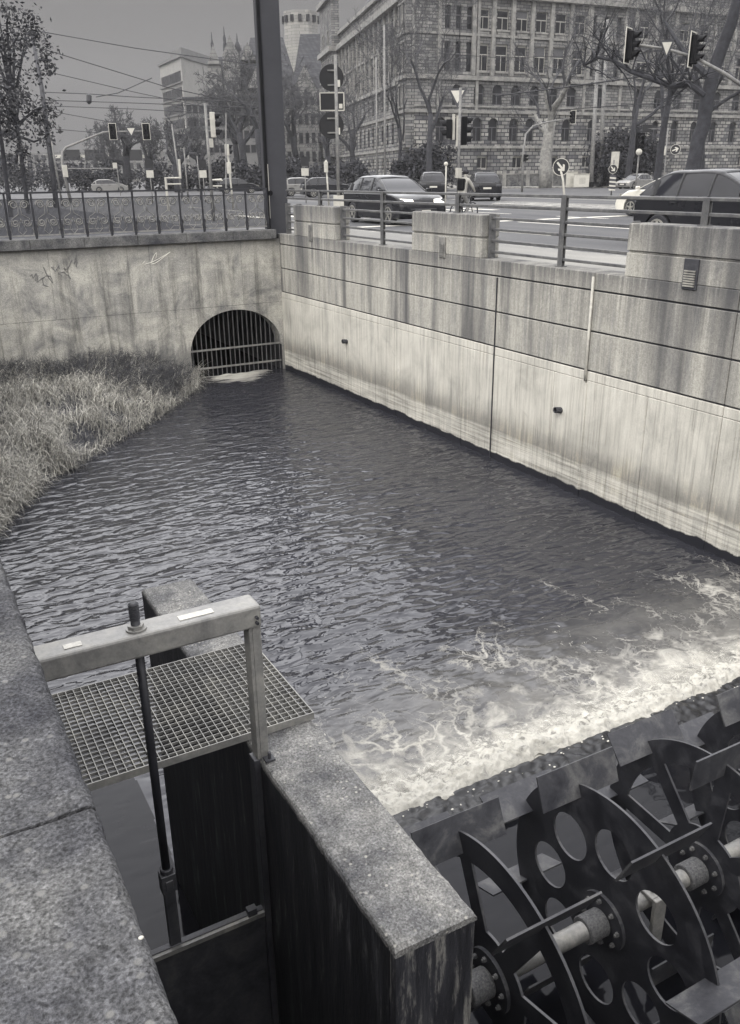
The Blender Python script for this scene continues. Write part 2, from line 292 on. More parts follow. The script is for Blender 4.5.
M = dict(
    quay=mat_quay(), quaypier=mat_quay('pier'), quaycap=mat_quay('cap'), bridge=mat_bridge(), slime=mat_slime(),
    conc=mat_concrete('pier_concrete', 0.16, 0.3, 0.8, 0.6, 90, 2.6), pierend=mat_slime('weathered_pier_end', 2.2, 0.34, 0.25), parapet=mat_concrete('parapet_concrete', 0.083, 0.45, 0.8, 0.9, 120, 3.5),
    coping=mat_concrete('coping_stone', 0.10, 0.4, 0.2), sill=mat_plain('wet_sill', 0.010, 0.38, 0, 0.7, 14, 1.0, world=True),
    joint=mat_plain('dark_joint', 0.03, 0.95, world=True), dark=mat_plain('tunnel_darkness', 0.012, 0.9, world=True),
    rail=mat_steel('painted_rail', 0.10, 0.5, 0.1), iron=mat_steel('black_iron', 0.025, 0.5, 0.2),
    gratesteel=mat_steel('grating_steel', 0.24, 0.55, 0.3, 0.1), galv=mat_steel('galvanised_steel', 0.36, 0.5, 0.35, 0.1), galvd=mat_steel('dull_galvanised_steel', 0.22, 0.5, 0.3, 0.1),
    gate=mat_steel('wet_gate_steel', 0.06, 0.45, 0.3), wheel=mat_steel('wheel_steel', 0.024, 0.5, 0.25, 1.2), blade=mat_steel('blade_steel', 0.058, 0.55, 0.25, 1.2), edge=mat_steel('worn_edge', 0.075, 0.5, 0.4),
    shaft=mat_steel('worn_shaft_steel', 0.20, 0.45, 0.4), rust=mat_plain('pitted_collar', 0.085, 0.8, 0, 0.6, 70, 0.4),
    pylon=mat_plain('pylon_paint', 0.035, 0.7, 0, 0.15, 1.5), pole=mat_steel('grey_pole', 0.17, 0.6, 0.2), darkpole=mat_steel('dark_pole', 0.05, 0.6, 0.2),
    white=mat_plain('white_enamel', 0.52, 0.5, 0, 0.08), black=mat_plain('black_plastic', 0.006, 0.6, 0, 0.3, spec=0.15), signback=mat_plain('sign_back_grey', 0.010, 0.7, 0, 0.2),
    signblue=mat_plain('sign_blue_grey', 0.015, 0.45, 0, 0.1), signred=mat_plain('sign_border_red', 0.055, 0.45, 0, 0.1), lens=mat_glass('signal_lens', 0.03, 0.2),
    lightgrey=mat_plain('light_grey_housing', 0.42, 0.55, 0, 0.15),
    asphalt=mat_asphalt('road_asphalt', 0.095), bridgeroad=mat_asphalt('bridge_asphalt', 0.032), boltsteel=mat_steel('bolt_steel', 0.10, 0.5, 0.3), paving=mat_asphalt('pavement_slabs', 0.23), paint=mat_plain('road_paint', 0.62, 0.8, 0, 0.3, 3, world=True),
    kerb=mat_concrete('kerb_stone', 0.22), grass=mat_leaf('dry_grass', 0.36, 0.75), earth=mat_plain('bank_earth', 0.05, 0.95, 0, 0.5, 4, 0.5, spec=0.05, world=True),
    water=mat_water('canal_water', True, 1.0), race=mat_water('race_water', False, 0.08, 0.008), deepwater=mat_water('channel_water', False, 0.06, 0.012),
    foam=None,
    car_dark=mat_paint('black_car_paint', 0.010), car_blue=mat_paint('dark_car_paint', 0.013), car_white=mat_paint('white_car_paint', 0.62), car_silver=mat_paint('silver_car_paint', 0.20),
    glass=mat_glass('car_glass', 0.02), tyre=mat_plain('tyre_rubber', 0.02, 0.85, 0, 0.2), rim=mat_steel('alloy_rim', 0.32, 0.35, 0.6), trim=mat_plain('black_trim', 0.012, 0.5),
    lamp=mat_emit('headlight', 0.9, 1.6), lamp_off=mat_plain('lamp_glass', 0.35, 0.15), tail=mat_plain('tail_light', 0.06, 0.25),
    stone=mat_ashlar('sandstone', 0.15, 1.0, 0.40, 0.035, 0.40, 0.95), rust_stone=mat_ashlar('rusticated_sandstone', 0.175, 1.05, 0.52, 0.07, 0.6, 0.95), trimstone=mat_plain('carved_stone', 0.19, 0.9, 0, 0.45, 1.2, 0.3),
    winglass=mat_plain('window_glass', 0.014, 0.3, 0, 0.4, 0.7, spec=0.2), barsteel=mat_steel('dark_bar_steel', 0.09, 0.6, 0.2), frame=mat_plain('window_frame', 0.30, 0.7, 0, 0.2), frame_d=mat_plain('dark_window_frame', 0.07, 0.7, 0, 0.2),
    slate=mat_ashlar('slate_roof', 0.06, 0.4, 0.3, 0.02, 0.25, 0.5), hallstone=mat_ashlar('town_hall_stone', 0.17, 1.5, 0.7, 0.03, 0.25, 0.8), tower=mat_ashlar('tower_stone', 0.25, 1.5, 0.7, 0.02, 0.15, 0.3),
    modern=mat_plain('pale_facade', 0.24, 0.8, 0, 0.1, 0.4), modern2=mat_plain('grey_facade', 0.12, 0.8, 0, 0.15, 0.4), 
    bark=mat_plain('bark', 0.025, 0.95, 0, 0.5, 5, 0.6), barkpale=mat_plain('pale_plane_bark', 0.20, 0.9, 0, 0.5, 3, 0.4), twig=mat_plain('twigs', 0.055, 0.9, 0, 0.4, 3),
    leafd=mat_leaf('evergreen_leaves', 0.035), leaf=mat_leaf('grey_leaves', 0.05, 0.7), wire=mat_plain('wire', 0.02, 0.6),
    skin=mat_plain('skin', 0.35, 0.6), coat=mat_plain('light_jacket', 0.30, 0.9, 0, 0.2), trousers=mat_plain('trousers', 0.16, 0.9, 0, 0.2), hat=mat_plain('dark_hat', 0.02, 0.8), graf=mat_plain('spray_paint_dark', 0.15, 0.8), grafw=mat_plain('spray_paint_pale', 0.55, 0.8),
    sticker=mat_plain('pale_sticker', 0.42, 0.5, 0, 0.25, 40),
)
def mk_foam():
    m, nt, b = newmat('foam'); p = position(nt)
    n = noise(nt, p, 9, 7, 0.7, 0.8); n2 = noise(nt, p, 40, 3, 0.6)
    c = ramp(nt, n, [(0.28, 0.26), (0.5, 0.46), (0.7, 0.58)])
    nt.links.new(c, b.inputs['Base Color']); b.inputs['Roughness'].default_value = 0.8
    bump(nt, b, math_(nt, 'ADD', n, math_(nt, 'MULTIPLY', n2, 0.3)), 0.8, 0.04)
    # ragged lacy edge towards open water
    uv = nt.nodes.new('ShaderNodeAttribute'); uv.attribute_name = 'edge'
    a = math_(nt, 'MULTIPLY', math_(nt, 'SUBTRACT', math_(nt, 'ADD', uv.outputs['Fac'], math_(nt, 'MULTIPLY', math_(nt, 'SUBTRACT', n, 0.5), 2.4)), 0.45), 2.2, True)
    nt.links.new(a, b.inputs['Alpha'])
    return m
M['foam'] = mk_foam(); M['foam_solid'] = mat_plain('foam_drops', 0.6, 0.7, 0, 0.15, 40)

# ------------------------------------------------------------------ mesh builder
class MB:
    def __init__(s): s.v = []; s.f = []
    def add(s, vs, fs):
        o = len(s.v); s.v += [V(p) for p in vs]; s.f += [tuple(i+o for i in f) for f in fs]; return s
    def box(s, x0, x1, y0, y1, z0, z1):
        return s.add([(x0,y0,z0),(x1,y0,z0),(x1,y1,z0),(x0,y1,z0),(x0,y0,z1),(x1,y0,z1),(x1,y1,z1),(x0,y1,z1)],
                     [(0,3,2,1),(4,5,6,7),(0,1,5,4),(1,2,6,5),(2,3,7,6),(3,0,4,7)])
    def obox(s, c, ax, ay, az):
        """box from centre and three half-axis vectors"""
        c, ax, ay, az = V(c), V(ax), V(ay), V(az)
        p = [c+ax*i+ay*j+az*k for k in (-1,1) for i, j in ((-1,-1),(1,-1),(1,1),(-1,1))]
        return s.add(p, [(0,3,2,1),(4,5,6,7),(0,1,5,4),(1,2,6,5),(2,3,7,6),(3,0,4,7)])
    def bar(s, a, b, w, h, up=(0,0,1)):
        a, b = V(a), V(b); d = (b-a); l = d.length; d.normalize(); up = V(up)
        sd = d.cross(up)
        if sd.length < 1e-4: sd = d.cross(V((1,0,0)))
        sd.normalize(); u = sd.cross(d)
        return s.obox((a+b)/2, d*(l/2), sd*(w/2), u*(h/2))
    def tube(s, pts, r, n=8, caps=True):
        pts = [V(p) for p in pts]; rs = r if isinstance(r, (list, tuple)) else [r]*len(pts)
        vs = []; ref = None
        for i, p in enumerate(pts):
            t = (pts[min(i+1, len(pts)-1)] - pts[max(i-1, 0)]).normalized()
            if ref is None:
                ref = t.cross(V((0,0,1)))
                if ref.length < 1e-3: ref = t.cross(V((1,0,0)))
            ref = (ref - t*ref.dot(t))
            if ref.length < 1e-6: ref = t.orthogonal()
            ref.normalize(); w = t.cross(ref)
            for k in range(n):
                a = 2*pi*k/n; vs.append(p + (ref*cos(a)+w*sin(a))*rs[i])
        fs = []
        for i in range(len(pts)-1):
            for k in range(n):
                a = i*n+k; b = i*n+(k+1) % n; fs.append((a, b, b+n, a+n))
        if caps and n > 2:
            fs.append(tuple(range(n-1, -1, -1))); fs.append(tuple((len(pts)-1)*n+k for k in range(n)))
        return s.add(vs, fs)
    def cyl(s, a, b, r, n=16): return s.tube([a, b], r, n)
    def prism(s, poly, o, u, w, n):
        """polygon (list of 2D) placed at o with axes u, w, extruded by vector n"""
        o, u, w, n = V(o), V(u), V(w), V(n); k = len(poly)
        a = [o+u*x+w*y for x, y in poly]
        fs = [tuple(range(k-1, -1, -1)), tuple(range(k, 2*k))] + [(i, (i+1) % k, k+(i+1) % k, k+i) for i in range(k)]
        return s.add(a + [p+n for p in a], fs)
    def ring(s, outer, inner, o, u, w, n):
        """plate between two outlines of equal count, with thickness n"""
        o, u, w, n = V(o), V(u), V(w), V(n); k = len(outer)
        A = [o+u*x+w*y for x, y in outer]; B = [o+u*x+w*y for x, y in inner]
        vs = A + B + [p+n for p in A] + [p+n for p in B]; fs = []
        for i in range(k):
            j = (i+1) % k
            fs += [(i, k+i, k+j, j), (2*k+i, 2*k+j, 3*k+j, 3*k+i), (i, j, 2*k+j, 2*k+i), (k+i, 3*k+i, 3*k+j, k+j)]
        return s.add(vs, fs)
    def ball(s, c, r, n=8, m=6, sc=(1,1,1)):
        c = V(c); vs = []; fs = []
        for i in range(m+1):
            t = pi*i/m
            for k in range(n):
                a = 2*pi*k/n; vs.append(c+V((r*sc[0]*sin(t)*cos(a), r*sc[1]*sin(t)*sin(a), r*sc[2]*cos(t))))
        for i in range(m):
            for k in range(n):
                a = i*n+k; b = i*n+(k+1) % n; fs.append((a, a+n, b+n, b))
        return s.add(vs, fs)
    def build(s, name, mat, parent=None, smooth=False, bevel=0.0, local=False, seg=1, fix=False):
        me = bpy.data.meshes.new(name)
        org = V((0,0,0)) if (parent is None or local) else root_org(parent)
        me.from_pydata([tuple(p-org) for p in s.v], [], s.f); me.update()
        if fix:
            bm = bmesh.new(); bm.from_mesh(me); bmesh.ops.remove_doubles(bm, verts=bm.verts, dist=1e-5); bmesh.ops.recalc_face_normals(bm, faces=bm.faces); bm.to_mesh(me); bm.free()
        me.materials.append(mat if not isinstance(mat, str) else M[mat])
        if smooth:
            for p in me.polygons: p.use_smooth = True
            if smooth == 'angle': me.set_sharp_from_angle(angle=radians(38))
        o = bpy.data.objects.new(name, me); COL.objects.link(o)
        if parent is not None: o.parent = parent
        if bevel:
            b = o.modifiers.new('edge', 'BEVEL'); b.width = bevel; b.segments = seg; b.limit_method = 'ANGLE'; b.angle_limit = radians(40)
        if smooth == 'auto':
            pass
        return o

def root_org(o):
    p = V((0,0,0))
    while o is not None:
        p += o.location; o = o.parent
    return p
def tag(o, label=None, cat=None, group=None, kind=None):
    if label: o['label'] = label
    if cat: o['category'] = cat
    if group: o['group'] = group
    if kind: o['kind'] = kind
    return o
def thing(name, loc, label, cat, group=None, rz=0.0):
    o = bpy.data.objects.new(name, None); COL.objects.link(o); o.location = loc; o.rotation_euler.z = rz; o.empty_display_size = 0.2
    return tag(o, label, cat, group)
def struct(name, mb, mat, **k):
    return tag(mb.build(name, mat, **k), kind='structure')
def dup(o, parent=None):
    c = o.copy(); COL.objects.link(c)
    if parent is not None: c.parent = parent
    for ch in list(o.children): dup(ch, c)
    return c
def circle(r, n=32, c=(0,0), a0=0.0): return [(c[0]+r*cos(a0+2*pi*i/n), c[1]+r*sin(a0+2*pi*i/n)) for i in range(n)]
# ================================================================== SETTING: water, bank, streets
def grid(x0, x1, y0, y1, nx, ny, zf):
    mb = MB()
    vs = [(x0+(x1-x0)*i/nx, y0+(y1-y0)*j/ny, 0) for j in range(ny+1) for i in range(nx+1)]
    vs = [(x, y, zf(x, y)) for x, y, _ in vs]
    fs = [(j*(nx+1)+i, j*(nx+1)+i+1, (j+1)*(nx+1)+i+1, (j+1)*(nx+1)+i) for j in range(ny) for i in range(nx)]
    return mb.add(vs, fs)
def wave(x, y):
    d = max(0.0, 1-(y-5.3)/3.2); calm = max(min(1, max(0, (x-1.2)*3)), min(1, max(0, (y-7.6)*.8)))*.97+.03
    if x < 1.4: d = 0
    a = mn.noise(V((x*1.1+3*mn.noise(V((x*.3, y*.3, 5))), y*1.9, 0)))*0.013
    a += mn.noise(V((x*2.9+2*mn.noise(V((x*.7, y*.7, 2))), y*5.0, 7)))*0.0065
    t = max(0.0, 1-((x-8.5)**2+(y-23.0)**2)/2.2)
    a += mn.noise(V((x*3.3, y*3.3, 3)))*0.055*d*d + t*0.05*mn.noise(V((x*3, y*6, 9)))
    return a*calm
wg = grid(0.15, 10.2, 5.2, 23.6, 300, 420, wave)
wg.f = [f for f in wg.f if not (wg.v[f[0]].x < 1.235 and wg.v[f[0]].y < 8.0)]
w = struct('water', wg, 'water', smooth=True)
struct('mill_race_water', grid(1.5, 10.2, -8, 4.75, 60, 70, lambda x, y: 0.02+0.004*mn.noise(V((x*1.5, y*2, 0)))), 'race', smooth=True)
struct('still_water', grid(0.15, 1.27, 3.40, 8.06, 20, 60, lambda x, y: 0.0008*mn.noise(V((x*2, y*3, 0)))), 'race', smooth=True)
struct('channel_water', grid(0.15, 1.3, -8, 3.36, 6, 20, lambda x, y: -0.75), 'deepwater', smooth=True)

# white foam heaped against the weir
def foam_mesh():
    mb = MB(); nx, ny = 330, 60; x0, x1 = 1.56, 10.12; vs = []; edge = []
    for j in range(ny+1):
        for i in range(nx+1):
            x = x0+(x1-x0)*i/nx; t = j/ny; y = 5.24+0.85*t+(0.15*mn.noise(V((x*1.9, 1.5, 0)))+0.08*mn.noise(V((x*7, 2.5, 0)))+0.05*mn.noise(V((x*19, 4.5, 0))))*(1-t)
            k = min(1.0, t*6)*(1-t)**1.2
            z = 0.03+0.085*k+k*(0.09*abs(mn.noise(V((x*4, y*5, 2))))+0.06*abs(mn.noise(V((x*11, y*12, 5))))+0.03*mn.noise(V((x*26, y*26, 8))))
            vs.append((x, y, z-0.03*t)); edge.append((1-t)*1.35)
    fs = [(j*(nx+1)+i, j*(nx+1)+i+1, (j+1)*(nx+1)+i+1, (j+1)*(nx+1)+i) for j in range(ny) for i in range(nx)]
    mb.add(vs, fs); o = mb.build('foam', 'foam', smooth=True)
    at_ = o.data.attributes.new('edge', 'FLOAT', 'POINT')
    at_.data.foreach_set('value', edge)
    tag(o, 'white churned foam heaped along the weir beside the water wheel', 'foam', kind='stuff')
    return o
foam_mesh()
# splashes thrown over the sill
fl = MB()
for _ in range(110):
    x = rnd.uniform(1.8, 9.8); y = 5.22-abs(rnd.gauss(0, 0.13)); r = rnd.uniform(0.003, 0.011)
    fl.ball((x, y, 0.085+rnd.uniform(0, 0.05)), r, 5, 4, (rnd.uniform(.8, 2.0), 1, 0.6))
tag(fl.build('spray', 'foam_solid'), 'small white splashes flecking the black sill behind the wheel', 'spray', kind='stuff')

def sillz(x, y): return 0.075+0.05*abs(mn.noise(V((x*3, y*4, 1))))+0.03*mn.noise(V((x*14, y*16, 3)))-(0.25 if y < 4.72 else 0)-max(0, (y-5.25))*1.2
sl = grid(1.5, 10.2, 4.62, 5.45, 420, 44, sillz)
so = thing('weir_sill', (5, 5.0, 0), 'dark wet weir sill running between foam and water wheel', 'weir')
sl.build('crest', 'sill', so, smooth=True)
MB().box(1.5, 10.2, 4.7, 5.3, -1.2, -0.25).build('footing', 'slime', so)

# river bank under the dry grass
BANK = [(7.35, 23.6), (6.9, 22.3), (6.1, 21.1), (4.7, 19.3), (3.8, 18.4), (2.4, 16.8), (1.7, 15.9), (1.25, 15.1), (0.75, 14.0), (0.1, 12.9)]
def bank_edge(y):
    for (xa, ya), (xb, yb) in zip(BANK, BANK[1:]):
        if yb <= y <= ya: return xb+(xa-xb)*(y-yb)/(ya-yb)
    return 7.4 if y > 23.6 else 0.0
def bankz(x, y):
    d = bank_edge(y)-x+0.18*mn.noise(V((x*1.3, y*1.3, 0)))
    if d < 0: return max(-0.7, d*0.9)
    z = 0.62*(1-math.exp(-d*1.1))+0.26*mn.noise(V((x*0.95, y*0.95, 4)))*min(1, d)
    return z
struct('bank', grid(-8, 8, 12.2, 23.55, 90, 80, bankz), 'earth', smooth=True)

def grass():
    mb = MB(); R = random.Random(3); n = 0
    while n < 30000:
        y = R.uniform(12.6, 23.5); xe = bank_edge(y); x = xe+0.12-R.random()**1.15*min(xe+3.0, 8.2)
        if x < -0.6: continue
        z = bankz(x, y)
        if z < -0.12: continue
        clump = mn.noise(V((x*1.1, y*1.1, 3)))
        if R.random() > 0.72+clump*1.2: continue
        L = R.uniform(0.25, 0.65)*(1.0+0.55*clump)
        if y > 22.0: L *= 1.15
        a = R.uniform(0, 2*pi); lean = R.uniform(0.4, 1.9)
        # most blades are combed over towards the water
        if R.random() < 0.6: a = R.gauss(-0.6, 0.8)
        d = V((cos(a), sin(a), 0)); w0 = R.uniform(0.004, 0.010); sd = V((-sin(a), cos(a), 0)).lerp(V((R.uniform(-1, 1), R.uniform(-1, 1), 0)), 0.4).normalized()
        p = V((x, y, z)); th = 0.12; seg = 4; pts = []
        for k in range(seg+1):
            pts.append((p.copy(), w0*(1-k/(seg+0.4))))
            p = p + (d*sin(th)+V((0, 0, cos(th))))*(L/seg); th += lean*0.62
        o = len(mb.v)
        for q, ww in pts: mb.v += [q-sd*ww, q+sd*ww]
        mb.f += [(o+2*k, o+2*k+1, o+2*k+3, o+2*k+2) for k in range(seg)]
        n += 1
    return tag(mb.build('grass', 'grass'), 'dry pale reeds and long grass matted on the bank below the bridge', 'grass', kind='stuff')
grass()
# darker dead stalks along the foot of the bridge wall
mb = MB(); R = random.Random(9)
for i in range(2300):
    x = R.uniform(0.5, 7.2); y = R.uniform(21.8, 23.4)
    if i > 1500: x = R.gauss(5.6, .6); y = R.gauss(21.6, .6)
    if y > 23.4: continue
    if x > bank_edge(y): continue
    p = V((x, y, bankz(x, y))); L = R.uniform(0.3, 0.75); a = R.uniform(0, 2*pi)
    q = p+V((cos(a)*L*0.3, sin(a)*L*0.3, L*0.75)); mb.tube([p, (p+q)/2+V((0, 0, .06)), q], [0.006, 0.005, 0.002], 3, False)
    for k in range(3):
        t = R.uniform(0.4, 1); b = p.lerp(q, t); e = b+V((R.uniform(-.2, .2), R.uniform(-.2, .2), R.uniform(-.05, .15))); mb.tube([b, e], [0.004, 0.002], 3, False)
tag(mb.build('undergrowth', 'twig'), 'dark withered stalks growing along the foot of the bridge wall', 'undergrowth', kind='stuff')

# streets (one sheet to the horizon, pavement and markings laid on it)
st = MB()
st.add([(10.5, -60, STREET), (400, -60, STREET), (400, 24, STREET), (10.5, 24, STREET)], [(0, 1, 2, 3)])
st.add([(10.5, 24, STREET), (400, 24, STREET), (400, 500, STREET), (10.5, 500, STREET)], [(0, 1, 2, 3)])
struct('road', st, 'asphalt')
struct('bridge_road', MB().add([(-400, 24, STREET), (10.5, 24, STREET), (10.5, 62, STREET), (-400, 62, STREET)], [(0, 1, 2, 3)]).add([(-400, 62, STREET), (10.5, 62, STREET), (10.5, 500, STREET), (-400, 500, STREET)], [(0, 1, 2, 3)]), 'bridgeroad')
struct('pavement', MB().box(10.5, 13.0, -20, 27, 3.2, PAVE), 'paving')
struct('bridge_pavement', MB().box(-40, 10.495, 23.85, 27, 3.2, PAVE), 'bridgeroad')
struct('kerb', MB().box(13.0, 13.16, -20, 27.0, 3.3, PAVE-0.004).box(-40, 13.16, 27.0, 27.16, 3.3, PAVE-0.004), 'kerb')
# traffic island and the far pavement before the buildings
isl = MB()
struct('traffic_island', MB().prism([(29.5, 30), (32.2, 30), (33.0, 41), (31.8, 42.5), (30.4, 41)], (0, 0, 3.3), (1,0,0), (0,1,0), (0,0,PAVE-3.3)), 'kerb')
mk = MB(); zz = STREET+0.004
def strip(a, b, wd):
    a = V((a[0], a[1], zz)); b = V((b[0], b[1], zz)); s = (b-a).normalized().cross(V((0,0,1)))*(wd/2)
    mk.add([a-s, a+s, b+s, b-s], [(0, 1, 2, 3)])
for k in range(-3, 12): strip((17.0, -10+6*k), (17.0, -7+6*k), 0.14)
strip((20.9, -20), (20.9, 26.5), 0.16)
for k in range(-3, 9): strip((24.8, -10+6*k), (24.8, -7+6*k), 0.14)
strip((13.6, -20), (13.6, 26), 0.12); strip((14.0, 27.4), (28.6, 27.4), 0.45)
strip((34.5, 20), (36.5, 60), 0.14); strip((40.0, 20), (43.0, 70), 0.14); strip((46.0, 30), (51.0, 80), 0.14)
for k in range(9): strip((15+1.5*k, 36.0), (15+1.5*k, 39.5), 0.5)
for k in range(14): strip((-30+4*k, 33), (-28+4*k, 33), 0.13)
strip((-40, 30), (13, 30), 0.13); strip((-40, 40), (30, 42), 0.13)
struct('road_marking', mk, 'paint')
fp = at(495, 172, 100); fq = at(745, 172, 94)
far = MB()
def flat(pts, z0, z1):
    far.prism([(p[0], p[1]) for p in pts], (0, 0, z0), (1,0,0), (0,1,0), (0,0,z1-z0))
A = onground(415, 101); B = onground(560, 100); Cc = onground(900, 82); D2 = onground(900, 160); E2 = onground(300, 160)
flat([(A.x, A.y), (B.x, B.y), (Cc.x, Cc.y), (D2.x, D2.y), (E2.x, E2.y)], 3.3, 3.78)
struct('far_pavement', far, 'kerb')

# ================================================================== RIGHT QUAY WALL
qw = thing('quay_wall', (10.3, 10, 0), 'tall grooved concrete quay wall with square piers, right of the water', 'wall')
JV = [23.58, 19.53, 17.06, 13.35, 10.79, 8.0, 4.3, 0.6, -3.0, -7.0]
J2 = sorted(JV+[21.4, 15.72, 14.4, 11.6, 9.41, 6.2, 2.4], reverse=True)
MB().box(10.13, 10.58, -7, 23.9, -1.2, 3.77).build('core', 'joint', qw)
pan = MB()
def row(z0, z1, J, gap, x0=10.10, x1=10.2):
    for a, b in zip(J, J[1:]): pan.box(x0, x1, b+gap/2, a-gap/2, z0, z1)
row(-1.2, 2.052, J2, 0.007); row(2.058, 2.208, JV, 0.010)
row(2.235, 2.858, JV, 0.014); row(2.885, 3.508, JV, 0.014)
pan.build('panel', 'quay', qw, bevel=0.008)
pan = MB(); row(3.535, 3.80, JV, 0.014, 10.10, 10.60); pan.build('cap_course', 'quaycap', qw, bevel=0.008)
PIERS = [(20.0, 22.45), (13.9, 16.4), (7.6, 10.15), (1.5, 4.0), (-4.6, -2.1)]
for a, b in PIERS:
    MB().box(10.102, 10.52, a, b, 3.802, 4.155).box(10.13, 10.50, a+.02, b-.02, 4.15, 4.2).box(10.102, 10.52, a, b, 4.185, 4.578).build('pier', 'quaypier', qw, bevel=0.012)
for (yy, zc, ww, hh, lou) in ((21.39, 3.91, .20, .40, 0), (15.2, 3.93, .22, .40, 0), (8.86, 3.94, .26, .42, 1)):
    bx = MB().box(10.075, 10.13, yy-ww/2, yy+ww/2, zc-hh/2, zc+hh/2).build('vent_box', 'galvd' if not lou else 'darkpole', qw, bevel=0.006)
    lv = MB()
    for k in range(7):
        z = zc-hh/2+0.04+k*0.034; lv.box(10.058, 10.08, yy-ww/2+.03, yy+ww/2-.03, z, z+0.02)
    lv.build('louvre', 'galv' if lou else 'galvd', bx)
for yy, zc in ((19.48, 1.41), (11.37, 1.43)):
    sp = MB().ring(circle(.055, 14), circle(.042, 14), (9.97, yy, zc), (0,1,0), (0,0,1), (0.16, 0, -0.02)).build('drain_spout', 'darkpole', qw)
MB().tube([(10.075, 10.79, 3.74), (10.07, 10.79, 2.2), (10.075, 10.79, 2.05)], 0.026, 10).build('downpipe', 'galv', qw, smooth=True)
MB().box(10.085, 10.115, 10.755, 10.825, -0.3, 2.0).build('joint_strip', 'quay', qw)
MB().tube([(10.09, 13.35, 3.5), (10.09, 13.35, -.2)], 0.013, 6).build('joint_seal', 'joint', qw)

rl = thing('quay_railing', (10.3, 10, 3.8), 'grey horizontal bar railing running over the concrete piers of the quay wall', 'railing')
ZR = [4.93, 4.73, 4.52, 4.32, 4.12, 3.92]
for z in ZR[:2]: MB().box(10.285, 10.325, -6.5, 23.3, z-.026, z+.026).build('rail', 'rail', rl, bevel=.008)
ends = [23.3]+[v for p in PIERS for v in (p[1], p[0])]+[-6.5]
for i in range(0, len(ends)-1, 2):
    a, b = ends[i], ends[i+1]
    if a-b < .3: continue
    for z in ZR[2:]: MB().box(10.285, 10.325, b+.04, a-.04, z-.024, z+.024).build('rail', 'rail', rl, bevel=.008)
    for y in (b+.055, a-.055): MB().box(10.23, 10.38, y-.018, y+.018, 3.80, 4.60).build('end_plate', 'rail', rl, bevel=.005)
def post(y, z0): MB().box(10.27, 10.283, y-.06, y+.06, z0, 4.955).box(10.327, 10.34, y-.06, y+.06, z0, 4.955).box(10.24, 10.37, y-.085, y+.085, z0, z0+.015).build('post', 'rail', rl, bevel=.003)
for y in (17.98, 11.86, 5.8, -0.4): post(y, 3.80)
for y in (21.2, 14.99, 8.9, 2.7): post(y, 4.578)

# ================================================================== BRIDGE WALL WITH TUNNEL
bw = thing('bridge_wall', (4, 23.6, 0), 'pale stained bridge wall with a barred arched tunnel mouth', 'wall')
YB = 23.47; AX, AA, AB, AZ = 8.65, 1.37, 1.10, 0.72
def arch_z(x): return AZ+AB*sqrt(max(0, 1-((x-AX)/AA)**2))
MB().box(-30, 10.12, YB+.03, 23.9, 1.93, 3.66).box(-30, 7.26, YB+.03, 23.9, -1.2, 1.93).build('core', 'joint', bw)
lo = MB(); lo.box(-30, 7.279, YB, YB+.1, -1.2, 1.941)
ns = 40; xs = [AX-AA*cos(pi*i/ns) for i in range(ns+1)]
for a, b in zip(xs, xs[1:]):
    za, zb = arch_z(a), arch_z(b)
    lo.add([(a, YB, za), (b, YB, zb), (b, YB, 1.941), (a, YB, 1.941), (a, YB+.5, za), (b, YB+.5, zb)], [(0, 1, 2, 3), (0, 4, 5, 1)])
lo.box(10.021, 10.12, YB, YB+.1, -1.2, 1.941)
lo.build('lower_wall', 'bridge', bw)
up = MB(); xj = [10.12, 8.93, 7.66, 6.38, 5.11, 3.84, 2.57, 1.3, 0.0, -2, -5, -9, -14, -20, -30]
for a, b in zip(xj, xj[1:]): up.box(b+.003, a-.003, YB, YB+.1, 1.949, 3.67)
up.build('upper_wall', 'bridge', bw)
cp = MB()
xk = [9.98, 8.7, 7.4, 6.1, 4.75, 3.45, 2.1, 0.8, -1, -4, -8, -14, -20, -30]
for a, b in zip(xk, xk[1:]): cp.box(b+.004, a-.004, 23.36, 23.92, 3.672, 3.92)
cp.build('coping', 'coping', bw, bevel=.012)
# barrel of the tunnel
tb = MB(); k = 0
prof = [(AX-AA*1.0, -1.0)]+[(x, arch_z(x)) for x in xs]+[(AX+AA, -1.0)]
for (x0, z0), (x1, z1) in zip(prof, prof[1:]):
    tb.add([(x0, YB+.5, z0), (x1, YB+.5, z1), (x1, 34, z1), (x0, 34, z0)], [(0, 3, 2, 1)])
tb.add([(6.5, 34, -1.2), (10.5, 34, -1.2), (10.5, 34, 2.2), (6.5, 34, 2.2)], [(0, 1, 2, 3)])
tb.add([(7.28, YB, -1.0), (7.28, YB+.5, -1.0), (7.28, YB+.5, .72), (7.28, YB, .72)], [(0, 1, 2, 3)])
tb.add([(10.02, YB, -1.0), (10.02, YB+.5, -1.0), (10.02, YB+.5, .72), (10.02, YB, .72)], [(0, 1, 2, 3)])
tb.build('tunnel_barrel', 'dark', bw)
struct('tunnel_water', grid(7.2, 10.1, 23.55, 34, 8, 20, lambda x, y: -0.02), 'deepwater')
tg = thing('tunnel_grate', (AX, YB, 0), 'dark vertical bar grate filling the tunnel arch', 'grate')
k = 0
for i in range(20):
    x = 7.36+i*0.1385
    if x > 10.0: break
    MB().tube([(x, YB+.12, -.3), (x, YB+.12, arch_z(x)+.02)], .014, 6).build('bar', 'barsteel', tg)
for z in (0.76, 0.25): MB().box(7.27, 10.03, YB+.085, YB+.105, z-.025, z+.025).build('cross_bar', 'galvd', tg)
